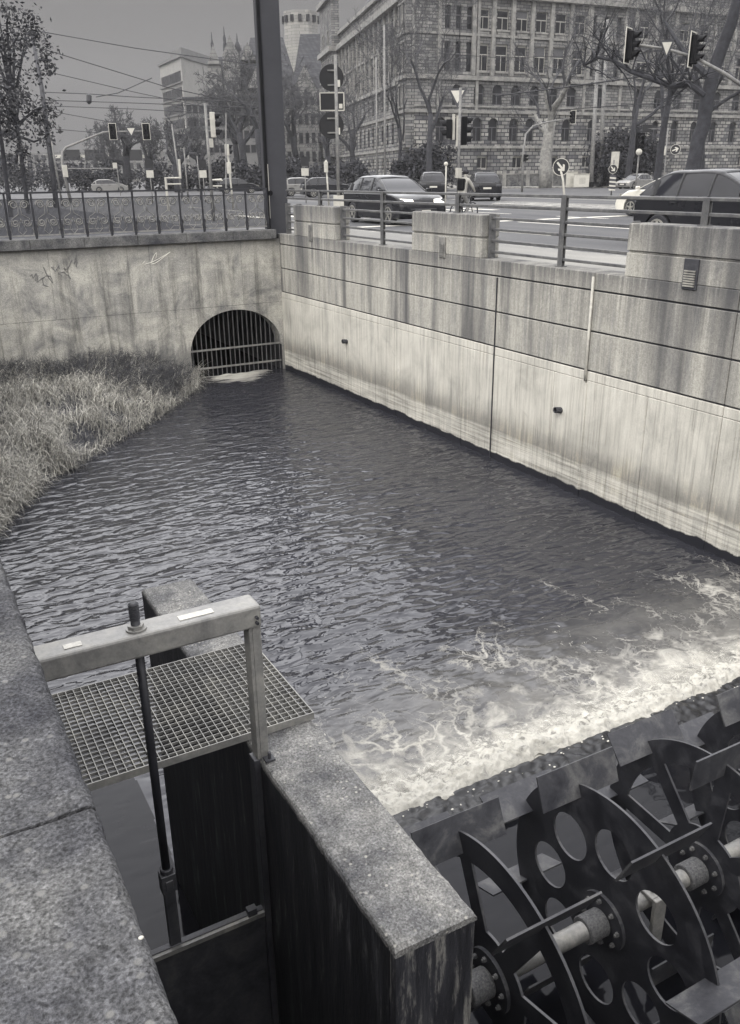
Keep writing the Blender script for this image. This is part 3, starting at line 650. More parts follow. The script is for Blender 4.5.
# graffiti on the wall
def scribble(name, pts, r, mat):
    return MB().tube([(x, YB-.003, z) for x, z in pts], r, 4).build(name, mat, bw)
R = random.Random(21)
for g in range(7):
    x0 = 3.35+g*0.19; z0 = 3.12+R.uniform(-.1, .1); pts = []; x, z = x0, z0
    for k in range(7): pts.append((x, z)); x += R.uniform(-.09, .12); z += R.uniform(-.18, .18)
    scribble('graffiti', pts, .012, 'graf')
pts = [(6.55+.25*t*cos(t*2.4)*.5+.1*t*.3, 3.32+.16*sin(t*2.9)*.9) for t in [i*.22 for i in range(20)]]
scribble('graffiti', pts, .009, 'grafw')

# ornamental bridge railing
br = thing('bridge_railing', (4, 23.62, 3.92), 'ornamental wrought iron railing with scrolls on the bridge coping', 'railing')
YF = 23.62
px0 = [9.84-0.617*i for i in range(24)]
for i, x in enumerate(px0):
    MB().box(x-.022, x+.022, YF-.022, YF+.022, 3.92, 5.0).obox((x, YF-.03, 4.1), (.03,0,0), (0,.012,0), (0,0,.16)).build('post', 'iron', br)
MB().box(px0[-1], px0[0], YF-.028, YF+.028, 4.965, 5.005).build('top_rail', 'iron', br)
MB().box(px0[-1], px0[0], YF-.018, YF+.018, 3.985, 4.015).build('bottom_rail', 'galvd', br)
MB().box(px0[-1], px0[0], YF-.012, YF+.012, 4.83, 4.85).build('middle_rail', 'iron', br)
def spiral(mb, cx, cz, r0, turns, sgn, a0, r=.0085):
    pts = []
    for i in range(int(14*turns)+1):
        t = i/14; rr = r0*(1-0.75*t/turns); a = a0+sgn*2*pi*t; pts.append((cx+rr*cos(a), YF, cz+rr*sin(a)))
    mb.tube(pts, r*1.55, 4); return pts[0]
for a, b in zip(px0[:20], px0[1:]):
    c = (a+b)/2; sc = MB()
    for s in (-1, 1):
        spiral(sc, c+s*.125, 4.72, .105, 1.7, s, pi/2 - s*pi/2)
        spiral(sc, c+s*.14, 4.30, .09, 1.5, -s, pi/2 - s*pi/2)
        sc.tube([(c+s*.02, YF, 4.70), (c+s*.04, YF, 4.5), (c+s*.2, YF, 4.4), (c+s*.27, YF, 4.1), (c+s*.25, YF, 4.02)], .008, 4)
        sc.tube([(c, YF, 4.02), (c+s*.1, YF, 4.12), (c+s*.05, YF, 4.25), (c, YF, 4.4)], .007, 4)
    sc.build('scroll_panel', 'galvd', br); fi = MB()
    for k in range(-10, 11): fi.tube([(c+.0285*k, YF+.016, 4.01), (c+.0285*k, YF+.016, 4.84)], .0098, 3)
    fi.build('infill_bars', 'darkpole', br)

# ================================================================== STREET PYLON AT THE CORNER
py = thing('tram_mast', (10.27, 23.98, 3.75), 'broad dark steel mast at the corner where bridge and quay wall meet', 'mast')
MB().box(9.98, 10.55, 23.78, 24.2, 3.7, 14.5).build('shaft', 'pylon', py, bevel=.02)
MB().box(9.98-.10, 9.98-.01, 23.72, 23.80, 3.9, 14.5).build('cable_duct', 'black', py, bevel=.01)
MB().box(9.96, 9.975, 23.715, 23.725, 4.2, 5.6).build('reflector_strip', 'lightgrey', py)
MB().cyl((10.0, 23.70, 4.86), (10.0, 23.79, 4.86), .07, 14).build('boss', 'black', py)
# ================================================================== FOREGROUND: parapet, pier, sluice gate, grating
def parapet():
    o = thing('parapet', (0, 1, 3.6), 'mottled rough concrete parapet at the near left, cracked across its top', 'parapet')
    def slab(y0, y1, step):
        mb = MB(); xs = [-0.62+0.78*i/26 for i in range(27)]+[0.168, 0.174, 0.178, 0.18, 0.18]
        zs = [4.2]*27+[4.196, 4.188, 4.172, 4.0, 2.0]
        xs = [-0.66, -0.66]+xs+[0.18]; zs = [3.0, 4.17]+zs+[-1.2]
        n = int((y1-y0)/step)+1; W = len(xs); vs = []
        for j in range(n+1):
            y = y0+(y1-y0)*j/n
            for x, z in zip(xs, zs):
                k = mn.noise(V((x*9, y*9, z)))*0.004+mn.noise(V((x*30, y*30, z*3)))*0.0025
                e = 0.0
                if x > 0.15 and z > 3.9: e = 0.006*mn.noise(V((1, y*14, 2)))+0.005*mn.noise(V((4, y*40, 2)))-0.02*max(0, mn.noise(V((7, y*5, 1)))-0.45)
                vs.append((x+e, y, z+k))
        mb.add(vs, [(j*W+i, j*W+i+1, (j+1)*W+i+1, (j+1)*W+i) for j in range(n) for i in range(W-1)])
        mb.add([vs[i] for i in range(W)], [tuple(range(W))]); mb.add([vs[n*W+i] for i in range(W)], [tuple(range(W-1, -1, -1))])
        mb.build('slab', 'parapet', o, smooth=False, fix=True)
    slab(-1.5, 1.402, 0.02); slab(1.412, 6.0, 0.02); slab(6.008, 23.3, 0.3)
    MB().box(-0.60, 0.15, -1.4, 23.3, 3.0, 4.17).build('core', 'joint', o)
    st = MB()
    for x, y in ((0.168, 1.06), (-.03, 1.46)): MB().ball((x, y, 4.203), R.uniform(.003, .004), 7, 5, (1.3, 1, .7)).build('pebble', 'lightgrey', o)
R = random.Random(5)
parapet()

pr = thing('divider_pier', (1.41, 3.8, 0), 'narrow concrete divider pier between sluice channel and water wheel', 'pier')
def capmesh():
    mb = MB(); prof = [(1.225, 2.56), (1.225, 2.583), (1.232, 2.596), (1.242, 2.602)]+[(1.26+.30*i/12, 2.603) for i in range(13)]+[(1.578, 2.602), (1.59, 2.592), (1.596, 2.575), (1.596, 2.56)]
    W = len(prof); n = 180; y0, y1 = 2.075, 5.6; vs = []
    for j in range(n+1):
        y = y0+(y1-y0)*j/n
        for x, z in prof:
            k = mn.noise(V((x*14, y*14, z)))*0.003; e = 0.004*mn.noise(V((x*2, y*12, z)))+0.004*mn.noise(V((x*2, y*34, z))) if z < 2.6 and z > 2.55 else 0
            inset = 0.012*(1 if (j == 0 or j == n) and z > 2.59 else 0)
            vs.append((x+e, y, z+k-inset))
    mb.add(vs, [(j*W+i, j*W+i+1, (j+1)*W+i+1, (j+1)*W+i) for j in range(n) for i in range(W-1)])
    mb.add(vs[:W], [tuple(range(W))]); mb.add(vs[n*W:], [tuple(range(W-1, -1, -1))])
    return mb
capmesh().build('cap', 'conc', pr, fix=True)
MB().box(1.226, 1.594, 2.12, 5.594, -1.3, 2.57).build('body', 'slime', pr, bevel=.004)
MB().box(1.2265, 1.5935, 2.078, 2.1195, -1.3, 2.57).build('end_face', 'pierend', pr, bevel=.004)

# open steel grating spanning the sluice channel
gr = thing('walkway_grating', (0.9, 4.1, 2.62), 'square mesh steel grating laid across the sluice channel', 'grating')
gx0, gx1, gy0, gy1, gz = 0.2, 1.603, 3.56, 4.44, 2.648
fr = MB(); fr.box(gx0, gx1, gy0, gy0+.006, gz-.04, gz+.001).box(gx0, gx1, gy1-.006, gy1, gz-.04, gz+.001).box(gx1-.006, gx1, gy0+.006, gy1-.006, gz-.04, gz+.001).box(gx0, gx0+.006, gy0+.006, gy1-.006, gz-.04, gz+.001)
fr.build('frame', 'gratesteel', gr)
bb = MB(); n = int((gx1-gx0)/.0425)
for i in range(1, n+1):
    x = gx0+(gx1-gx0)*i/(n+1); bb.box(x-.002, x+.002, gy0+.006, gy1-.006, gz-.034, gz)
bb.build('bearing_bars', 'gratesteel', gr)
cbm = MB(); n = int((gy1-gy0)/.041)
for i in range(1, n+1):
    y = gy0+(gy1-gy0)*i/(n+1); cbm.box(gx0+.006, gx1-.006, y-.0018, y+.0018, gz-.018, gz-.0015)
cbm.build('cross_bars', 'galvd', gr)

# sluice gate: beam, uprights, spindle, gate leaf
sg = thing('sluice_gate', (0.7, 3.43, 1.6), 'steel sluice gate with cross beam, spindle and lowered plate in the channel', 'sluice gate')
bm_ = MB().box(0.17, 1.272, 3.372, 3.515, 3.345, 3.458).build('beam', 'galvd', sg, bevel=.012, seg=2)
MB().box(0.40, 0.475, 3.41, 3.45, 3.459, 3.4612).build('sticker', 'sticker', bm_)
MB().box(0.90, 1.06, 3.41, 3.455, 3.459, 3.4612).build('sticker', 'sticker', bm_)
for dz in (0.03, 0.058): MB().cyl((1.245, 3.355, 3.345+dz), (1.245, 3.38, 3.345+dz), .008, 8).build('bolt', 'iron', sg)
up_ = MB().box(1.218, 1.274, 3.385, 3.395, 1.0, 3.345).box(1.208, 1.218, 3.385, 3.46, 1.0, 3.345).box(1.16, 1.208, 3.46, 3.47, 1.0, 3.345)
MB().box(1.226, 1.270, 3.386, 3.40, 2.606, 3.345).box(1.209, 1.226, 3.386, 3.46, 2.606, 3.345).build('upright', 'galvd', sg, bevel=.003)
MB().box(1.19, 1.2245, 3.386, 3.46, -0.8, 2.606).build('guide_rail', 'gate', sg, bevel=.003)
MB().box(0.185, 0.22, 3.386, 3.46, -0.8, 3.345).build('guide_rail', 'gate', sg)
MB().box(1.235, 1.285, 3.34, 3.386, 2.606, 2.616).cyl((1.262, 3.36, 2.61), (1.262, 3.36, 2.65), .009, 8).build('foot_bracket', 'darkpole', sg)
rod = MB(); rod.cyl((0.71, 3.435, 2.08), (0.71, 3.435, 3.585), .0205, 14)
sp = rod.build('spindle', 'iron', sg, smooth=True)
th = MB()
for k in range(9):
    z = 3.51+k*.0085; th.tube([(0.71, 3.435, z), (0.71, 3.435, z+.004)], .0235, 14)
th.build('thread', 'darkpole', sp)
nb = MB(); nb.prism(circle(.036, 6), (0.71, 3.435, 3.460), (1,0,0), (0,1,0), (0,0,.022)); nb.prism(circle(.045, 18), (0.71, 3.435, 3.4585), (1,0,0), (0,1,0), (0,0,.008)); nb.build('nut', 'galvd', sg)
MB().box(0.672, 0.748, 3.405, 3.465, 1.98, 2.09).cyl((0.71, 3.435, 2.09), (0.71, 3.435, 2.12), .032, 12).box(0.690, 0.730, 3.399, 3.406, 2.0, 2.06).build('coupling', 'gate', sg, bevel=.004)
MB().box(0.681, 0.739, 3.42, 3.45, 1.60, 1.985).build('stem', 'gate', sg, bevel=.003)
lf = MB().box(0.215, 1.195, 3.415, 3.45, -1.0, 1.625).build('gate_leaf', 'gate', sg, bevel=.003)
MB().box(0.25, 1.19, 3.395, 3.416, 1.59, 1.618).build('edge_strip', 'galvd', lf)
MB().box(0.25, 1.19, 3.36, 3.416, 0.7, 0.76).box(0.25, 1.19, 3.36, 3.416, -0.3, -0.24).build('stiffener', 'gate', lf)
MB().box(1.10, 1.15, 3.40, 3.44, 1.62, 1.66).build('stop_block', 'gate', sg)

# ================================================================== WATER WHEEL
WY, WZ = 2.868, 1.003
ww = thing('water_wheel', (3.6, WY, WZ), 'dark steel water wheel with paddle plates and perforated disc', 'water wheel')
def plate_holes(name, outer, holes, x, th, mat, edge, parent):
    bm = bmesh.new(); es = []
    for loop in [outer]+holes:
        vs = [bm.verts.new((x-th/2, WY+a, WZ+b)) for a, b in loop]
        es += [bm.edges.new((vs[i], vs[(i+1) % len(vs)])) for i in range(len(vs))]
    bmesh.ops.triangle_fill(bm, use_beauty=True, use_dissolve=False, edges=es)
    bmesh.ops.recalc_face_normals(bm, faces=bm.faces)
    r = bmesh.ops.extrude_face_region(bm, geom=list(bm.faces))
    bmesh.ops.translate(bm, vec=(th, 0, 0), verts=[g for g in r['geom'] if isinstance(g, bmesh.types.BMVert)])
    bmesh.ops.recalc_face_normals(bm, faces=bm.faces)
    org = root_org(parent); bmesh.ops.translate(bm, vec=-org, verts=bm.verts)
    me = bpy.data.meshes.new(name); bm.normal_update()
    for f in bm.faces: f.material_index = 0 if abs(f.normal.x) > .9 else 1
    bm.to_mesh(me); bm.free()
    me.materials.append(M[mat]); me.materials.append(M[edge])
    o = bpy.data.objects.new(name, me); COL.objects.link(o); o.parent = parent
    return o
def sector(a0, r0, r1, wd, n=8, span=pi/4):
    h = wd/2; pts = []
    da1 = math.asin(h/r1); da0 = math.asin(h/r0); s = span
    for i in range(n+1): a = a0+da1+(s-2*da1)*i/n; pts.append((r1*cos(a), r1*sin(a)))
    for i in range(n+1): a = a0+s-da0-(s-2*da0)*i/n; pts.append((r0*cos(a), r0*sin(a)))
    return pts
DISCS = [(2.34, 67.0, 'spoked'), (3.20, 68.8, 'solid'), (4.06, 49.0, 'spoked'), (4.92, 60.0, 'solid'), (5.78, 74.0, 'spoked'), (6.64, 65.0, 'spoked')]
for X0, a0, kind in DISCS:
    A0 = radians(a0); angs = [radians(q) for q in {2.34: (65.5, 118, 163, 208, 253, 298, 343, 383), 3.20: (68.8, 114.5, 162, 205, 248.8, 293.8, 338.8, 383.8)}.get(X0, [a0+45*k for k in range(8)])]
    if kind == 'solid':
        holes = [circle(.155, 28, (.515*cos(A0+pi/8+k*pi/4), .515*sin(A0+pi/8+k*pi/4))) for k in range(8)]+[circle(.07, 20)]
    else:
        holes = [sector(angs[k], .30, .70, .115, span=(angs[(k+1) % 8]-angs[k]) % (2*pi)) for k in range(8)]+[circle(.07, 20)]
    d = plate_holes('wheel_disc', circle(.865, 120), holes, X0, .016, 'wheel', 'edge', ww)
    fl = plate_holes('hub_flange', circle(.185, 40), [circle(.062, 20)], X0-.022, .024, 'wheel', 'blade', ww)
    for k in range(8):
        a = A0+k*pi/4+.2; bl = MB(); bl.prism(circle(.0165, 6), (X0-.034, WY+.142*cos(a), WZ+.142*sin(a)), (0,1,0), (0,0,1), (-.018, 0, 0)).cyl((X0-.052, WY+.142*cos(a), WZ+.142*sin(a)), (X0-.062, WY+.142*cos(a), WZ+.142*sin(a)), .009, 8)
        bl.build('bolt', 'boltsteel', fl)
    MB().cyl((X0-.18, WY, WZ), (X0-.034, WY, WZ), .088, 26).build('collar', 'rust', ww, bevel=.006)
    for k in range(8):
        a = angs[k]; rd = V((0, cos(a), sin(a))); tn = V((0, -sin(a), cos(a)))
        c = V((X0, WY, WZ))+rd*(.892-(.045 if X0 < 2.5 and k == 0 else 0))-tn*.014 
        b = MB().obox(c, (.302, 0, 0), rd*.112, tn*.006)
        o = b.build('paddle', 'blade', ww); o.data.materials.append(M['edge'])
        # worn bright outer edges
        for p in o.data.polygons:
            n = p.normal
            if abs(n.dot(rd)) > .9 or abs(n.x) > .9: p.material_index = 1
MB().cyl((1.65, WY, WZ), (7.4, WY, WZ), .058, 24).build('shaft', 'shaft', ww, smooth=True)
for X0 in (2.72, 4.45): MB().cyl((X0-.006, WY, WZ), (X0+.006, WY, WZ), .0595, 24).build('weld_seam', 'rust', ww)
cl = MB().box(3.50, 3.60, WY-.09, WY+.09, WZ+.055, WZ+.085).box(3.50, 3.60, WY-.12, WY-.09, WZ-.28, WZ+.085).cyl((3.55, WY-.04, WZ+.085), (3.55, WY-.04, WZ+.11), .014, 8).cyl((3.55, WY+.05, WZ+.085), (3.55, WY+.05, WZ+.11), .014, 8)
cl.build('shaft_clamp', 'galvd', ww, bevel=.004)
bp = thing('bearing_pier', (7.3, 2.9, 0), 'concrete bearing pier at the far end of the water wheel shaft', 'pier')
MB().box(7.15, 7.6, 1.9, 4.5, -1.3, .9).build('body', 'slime', bp, bevel=.02); MB().box(7.16, 7.5, WY-.14, WY+.14, .9, .945).build('plate', 'wheel', bp)
struct('race_floor', MB().box(0.1, 10.2, -8, 4.7, -1.6, -1.25), 'slime')
struct('footbridge_deck', MB().box(0.2, 10.1, -3.2, -0.35, 3.45, 3.75), 'paving')
# ================================================================== VEHICLES
def make_car(name, loc, rz, label, paint, L=4.4, W=1.82, Hh=1.52, kind='suv', wr=0.33, lights=True, glassy='glass'):
    t = thing(name, loc, label, 'car', 'cars on the street', rz)
    belt = 0.60*Hh+0.03; fx, rx = L/2-.88, -L/2+.82
    def arch(cx): return [(cx+(wr+.06)*cos(a), wr+(wr+.06)*sin(a)) for a in [pi*i/10 for i in range(11)]]
    if kind == 'suv': belt = .655*Hh; nose = [(L/2-.30, belt-.12), (L/2-.07, belt-.26), (L/2, .52), (L/2-.02, .32), (L/2-.10, .22)]; cowl = L/2-1.12; gt = (-L/2+.78, .10); g0 = -L/2+.08
    elif kind == 'hatch': nose = [(L/2-.28, belt-.16), (L/2-.06, belt-.30), (L/2, .46), (L/2-.03, .26), (L/2-.12, .18)]; belt = .67*Hh; cowl = L/2-1.05; gt = (-L/2+.70, .12); g0 = -L/2+.10
    else: nose = [(L/2-.30, belt-.17), (L/2-.06, belt-.30), (L/2, .44), (L/2-.03, .24), (L/2-.12, .18)]; cowl = L/2-1.25; gt = (-L/2+1.05, .15); g0 = -L/2+.55
    prof = [(-L/2+.10, .22), (-L/2+.01, .42), (-L/2, belt-.22), (-L/2+.05, belt-.02), (g0+.1, belt), (cowl, belt), (L/2-.62, belt-.05)]+nose
    prof += [(fx+wr+.06, .20)]+arch(fx)[0:]+[(fx-wr-.06, .20), (rx+wr+.06, .20)]+arch(rx)+[(rx-wr-.06, .20)]
    b = MB(); k = len(prof); zc = belt*.55
    for y, s, up in ((-W/2, .94, 0), (-W/2+.05, .985, 0), (-W/2+.16, 1, .0), (0, 1.0, .03), (W/2-.16, 1, .0), (W/2-.05, .985, 0), (W/2, .94, 0)):
        b.v += [V((x*(1-(1-s)*.35), y, zc+(z-zc)*s+(up if z > belt-.3 else 0))) for x, z in prof]
    for j in range(6):
        for i in range(k): a = j*k+i; c = j*k+(i+1) % k; b.f.append((a, c, c+k, a+k))
    b.f.append(tuple(range(k-1, -1, -1))); b.f.append(tuple(6*k+i for i in range(k)))
    b.build('body', paint, t, local=True, bevel=.035, seg=3, smooth='angle', fix=True)
    hb, ht = W/2-.05, W/2-.30; zt = Hh-.07
    key = [(g0, belt-.02), (gt[0], zt), ((gt[0]+gt[1])/2-.1, Hh), (gt[1], zt+.025), (cowl, belt-.02)]
    def top(x):
        for i in range(4):
            if x <= key[i+1][0] or i == 3:
                (xa, za), (xb, zb) = key[i], key[i+1]; u = (x-xa)/(xb-xa); pa = key[max(0, i-1)]; pb = key[min(4, i+2)]
                ma = (zb-pa[1])/(xb-pa[0])*(xb-xa) if i else (zb-za)*1.35; mb_ = (pb[1]-za)/(pb[0]-xa)*(xb-xa) if i < 3 else (zb-za)*1.15
                return (2*u**3-3*u*u+1)*za+(u**3-2*u*u+u)*ma+(-2*u**3+3*u*u)*zb+(u**3-u*u)*mb_
    ns_ = 22; X_ = [g0+(cowl-g0)*i/ns_ for i in range(ns_+1)]; rows = []
    for x in X_:
        z1 = max(belt, top(x)); h = z1-belt; k_ = h/(Hh-belt); tap = 1-.06*abs((x-(g0+cowl)/2)/((cowl-g0)/2))**3
        R_ = []
        for s, f_, ins in ((-1, 0, 0), (-1, .5, .42), (-1, .86, .80), (-1, .97, 1.12), (0, 1.0, 0), (1, .97, 1.12), (1, .86, .80), (1, .5, .42), (1, 0, 0)):
            y = s*(hb-(hb-ht)*ins*k_)*tap if s else 0
            if abs(f_-.97) < .01: y *= .93
            R_.append(V((x, y, belt-.03+(h+.03)*f_)))
        rows.append(R_)
    gm, rm_ = MB(), MB()
    for i in range(ns_):
        xm = (X_[i]+X_[i+1])/2; roofed = gt[0]-.02 < xm < gt[1]+.06
        for j in range(8):
            q_ = [rows[i][j], rows[i+1][j], rows[i+1][j+1], rows[i][j+1]]
            (rm_ if (j in (2, 5) or (roofed and j in (3, 4))) else gm).add(q_, [(0, 1, 2, 3)])
    gm.build('window', glassy, t, local=True, smooth=True, fix=True)
    o_ = rm_.build('roof', paint, t, local=True, smooth=True, fix=True); so = o_.modifiers.new('t', 'SOLIDIFY'); so.thickness = .03; so.offset = 0
    for s in (-1, 1):
        for u_ in (.16, .40, .66):
            i = int(ns_*u_); jj = (0, 1, 2) if s < 0 else (8, 7, 6)
            MB().tube([rows[i][j] for j in jj], .035 if u_ != .16 else .07, 6).build('pillar', paint if u_ == .16 else 'trim', t, local=True)
    for cx in (fx, rx):
        for s in (-1, 1):
            y = s*(W/2-.10); w_ = MB().tube([(cx, y-.11, wr), (cx, y+.11, wr)], wr, 24).build('tyre', 'tyre', t, local=True, bevel=.03)
            w_.name = 'wheel'; rm = MB(); yo = y+s*.112
            for q in range(5):
                a = 2*pi*q/5+.3; rm.bar((cx, yo, wr), (cx+.22*cos(a), yo, wr+.22*sin(a)), .06, .02, (0, 1, 0))
            rm.ring(circle(wr*.72, 20), circle(wr*.60, 20), (cx, yo-.01, wr), (1,0,0), (0,0,1), (0, .02, 0))
            rm.cyl((cx, yo-.012, wr), (cx, yo+.012, wr), .05, 10)
            rm.build('rim', 'rim', w_, local=True)
    for s in (-1, 1):
        MB().add([(L/2-.10, s*(W/2-.13), belt-.33), (L/2-.02, s*(W/2-.52), belt-.31), (L/2-.06, s*(W/2-.50), belt-.22), (L/2-.26, s*(W/2-.10), belt-.19),
                  (L/2-.02, s*(W/2-.085), belt-.34), (L/2+.022, s*(W/2-.52), belt-.33), (L/2-.03, s*(W/2-.50), belt-.215), (L/2-.22, s*(W/2-.05), belt-.18)],
                 [(4, 5, 6, 7), (0, 3, 2, 1), (0, 1, 5, 4), (1, 2, 6, 5), (2, 3, 7, 6), (3, 0, 4, 7)]).build('headlight', 'lamp' if lights else 'lamp_off', t, local=True, fix=True)
        MB().box(-L/2-.012, -L/2+.12, min(s*(W/2-.05), s*(W/2-.42)), max(s*(W/2-.05), s*(W/2-.42)), belt-.26, belt-.13).build('tail_light', 'tail', t, local=True, bevel=.02)
        MB().obox((cowl-.18, s*(W/2+.06), belt+.06), (.06, 0, 0), (0, .10, 0), (0, 0, .065)).build('mirror', paint, t, local=True, bevel=.03)
        MB().box(rx+wr+.1, fx-wr-.1, min(s*(W/2-.05), s*(W/2-.01)), max(s*(W/2-.05), s*(W/2-.01)), .2, .34).build('door_sill', 'trim', t, local=True)
        for xh in (.0, -.95): MB().box(xh-.1, xh+.1, min(s*(W/2-.03), s*(W/2+.02)), max(s*(W/2-.03), s*(W/2+.02)), belt-.16, belt-.13).build('door_handle', 'trim', t, local=True)
    MB().box(L/2-.05, L/2+.012, -W/2+.40, W/2-.40, .34, .56).build('grille', 'trim', t, local=True, bevel=.02)
    MB().box(L/2-.06, L/2+.025, -.26, .26, .40, .51).build('number_plate', 'white', t, local=True)
    MB().box(-L/2-.016, -L/2+.1, -.26, .26, belt-.40, belt-.29).build('number_plate', 'white', t, local=True)
    MB().box(-L/2-.01, -L/2+.1, -W/2+.2, W/2-.2, .24, .40).build('rear_bumper', 'trim', t, local=True)
    # rear window glass line sits in the greenhouse; wiper and seats inside
    for s in (-.35, .35): MB().box(-.35, -.1, s-.22, s+.22, belt-.3, belt+.22).build('seat', 'trim', t, local=True, bevel=.05)
    return t
P = ground(386, 222)
make_car('suv', (17.05, 29.05, STREET), radians(-91), 'dark compact suv with headlights on, driving beside the quay railing', 'car_dark', 4.45, 1.86, 1.63, 'suv', .36)
make_car('hatchback', (17.65, 14.5, STREET), radians(-88), 'dark hatchback cut off by the right picture edge, nearest the quay wall', 'car_blue', 4.4, 1.84, 1.68, 'hatch', .35, False)
make_car('white_car', (27.9, 25.8, STREET), radians(92), 'white car with pale bonnet half hidden behind the dark hatchback', 'car_white', 4.4, 1.82, 1.50, 'hatch', .33, False)
q = onground(483, 57); make_car('rear_suv', (q.x, q.y, STREET), radians(62), 'dark suv seen from behind, beside the cyclist', 'car_dark', 4.5, 1.9, 1.72, 'suv', .36, False)
q = onground(432, 62); make_car('rear_van', (q.x, q.y, STREET), radians(60), 'dark high car seen from behind, left of the cyclist and signal post', 'car_blue', 4.6, 1.9, 1.80, 'suv', .36, False)
q = onground(637, 90); make_car('sedan', (q.x, q.y, STREET), radians(188), 'low pale sedan waiting before the dark evergreen hedge', 'car_silver', 4.6, 1.82, 1.45, 'sedan', .32, False)
cols = ['car_silver', 'car_dark', 'car_white', 'car_silver', 'car_blue']
for px, d, rz, pt, lab in ((108, 105, 10, 'car_silver', 'silver car far beyond the bridge railing, beneath the sign gantry'), (237, 90, 8, 'car_blue', 'dark car far beyond the bridge railing, right of the close signal'),
                           (304, 75, 5, 'car_silver', 'silver car between tram mast and round sign post'), (327, 70, 5, 'car_blue', 'dark car just behind the round sign post')):
    q = onground(px, d); make_car('parked_car', (q.x, q.y, STREET), radians(rz-20), lab, pt, 4.3, 1.8, 1.5, 'hatch', .32, False)

# ================================================================== SIGNALS AND SIGNS
def signal_head(par, c, az, n=3, board=True, housing='black', s=1.0, bmat='white'):
    """traffic light head at c (centre), facing compass azimuth az (radians, 0 = +Y, positive to +X)"""
    f = V((sin(az), cos(az), 0)); r = V((cos(az), -sin(az), 0)); u = V((0, 0, 1)); c = V(c); h = .155*n*s
    hd = MB().obox(c, r*.15*s, f*.10*s, u*h).build('signal_head', housing, par, bevel=.02)
    if board:
        MB().obox(c-f*.115*s, r*.27*s, f*.008, u*(h+.10*s)).build('board', 'black', hd)
        bw_ = .02*s; e = MB()
        for sg in (-1, 1):
            e.obox(c-f*.115*s+r*sg*(.27*s), r*bw_, f*.011, u*(h+.10*s+bw_)); e.obox(c-f*.115*s+u*sg*(h+.10*s), r*.25*s, f*.0115, u*bw_)
        e.build('border', bmat, hd)
    for k in range(n):
        z = (k-(n-1)/2)*.30*s; o = c+u*z+f*.10*s
        MB().prism(circle(.105*s, 16), o, r, u, f*.015).build('lens', 'lens', hd)
        vz = MB(); m_ = 12; A = [pi*(-.15+1.3*i/m_) for i in range(m_+1)]
        vs = [o+(r*cos(a)+u*sin(a))*.125*s for a in A]+[o+(r*cos(a)+u*sin(a))*.12*s+f*(.26*s*(.55+.45*max(0, sin(a)))) for a in A]
        vz.add(vs, [(i, i+1, m_+2+i, m_+1+i) for i in range(m_)]); v_ = vz.build('visor', 'black', hd)
        sm = v_.modifiers.new('t', 'SOLIDIFY'); sm.thickness = .012
    return hd
def tri_sign(par, c, az, side, name='yield_sign', tilt=0.0):
    f = V((sin(az), cos(az), 0)); r = V((cos(az), -sin(az), 0)); u = V((0, 0, 1)); r2 = r*cos(tilt)+u*sin(tilt); u2 = u*cos(tilt)-r*sin(tilt); c = V(c); hh = side*.866
    def T(k): return [(-side/2*k, hh*k/3), (side/2*k, hh*k/3), (0, -hh*2/3*k)]
    o = MB().prism(T(1), c, r2, u2, f*.015).build(name, 'signred', par)
    MB().prism(T(.66), c+f*.0185, r2, u2, f*.004).build('face', 'white', o)
    return o
def pole(par, a, b, r0, r1, mat='pole', name='pole', n=10): return MB().tube([a, b], [r0, r1], n).build(name, mat, par, smooth=True)
AZC = YAW   # azimuth the camera looks along
def face_cam(p): return atan2(-p[0], -p[1])

# signal post with yield sign on the island (centre)
b = onground(458.5, 31, PAVE); p = at(458, 95, 31)
t = thing('traffic_light', b, 'traffic light post with white yield sign above two signal heads', 'traffic light')
pole(t, b, (b.x, b.y, p.z+.15), .055, .05)
tri_sign(t, V((p.x, p.y, p.z))+V((-.06, -.06, .0)), face_cam(p), .72)
c = at(449.5, 129, 30.9); signal_head(t, c, AZC-radians(78), 2, False, 'black', 1.0)
c = at(463.5, 131, 30.9); signal_head(t, c, AZC+radians(78), 3, False, 'black', 1.0)
for y_, h_ in ((127, .42), (131, .5)):
    c_ = at(453.5 if y_ == 127 else 457.5, y_, 30.9); MB().obox(c_, cr0*.045, V((cf.x, cf.y, 0))*.09, V((0, 0, h_))).build('back_board', 'lightgrey', t)
for y in (121, 139):
    a_, b_ = at(450, y, 31), at(464, y, 31); MB().tube([a_, b_], .025, 6).build('bracket', 'darkpole', t)
MB().box(b.x-.08, b.x+.08, b.y-.08, b.y+.08, at(458, 178, 31).z, at(458, 168, 31).z).build('push_button', 'lightgrey', t)
# slim bollard lamp post beside it
b = onground(446, 33, PAVE); t = thing('guide_post', b, 'thin pale guide post left of the central traffic light', 'post'); pole(t, b, (b.x, b.y, at(446, 166, 33).z), .03, .03, 'lightgrey'); MB().ball(at(446, 164, 33), .08, 10, 6).build('globe', 'white', t)

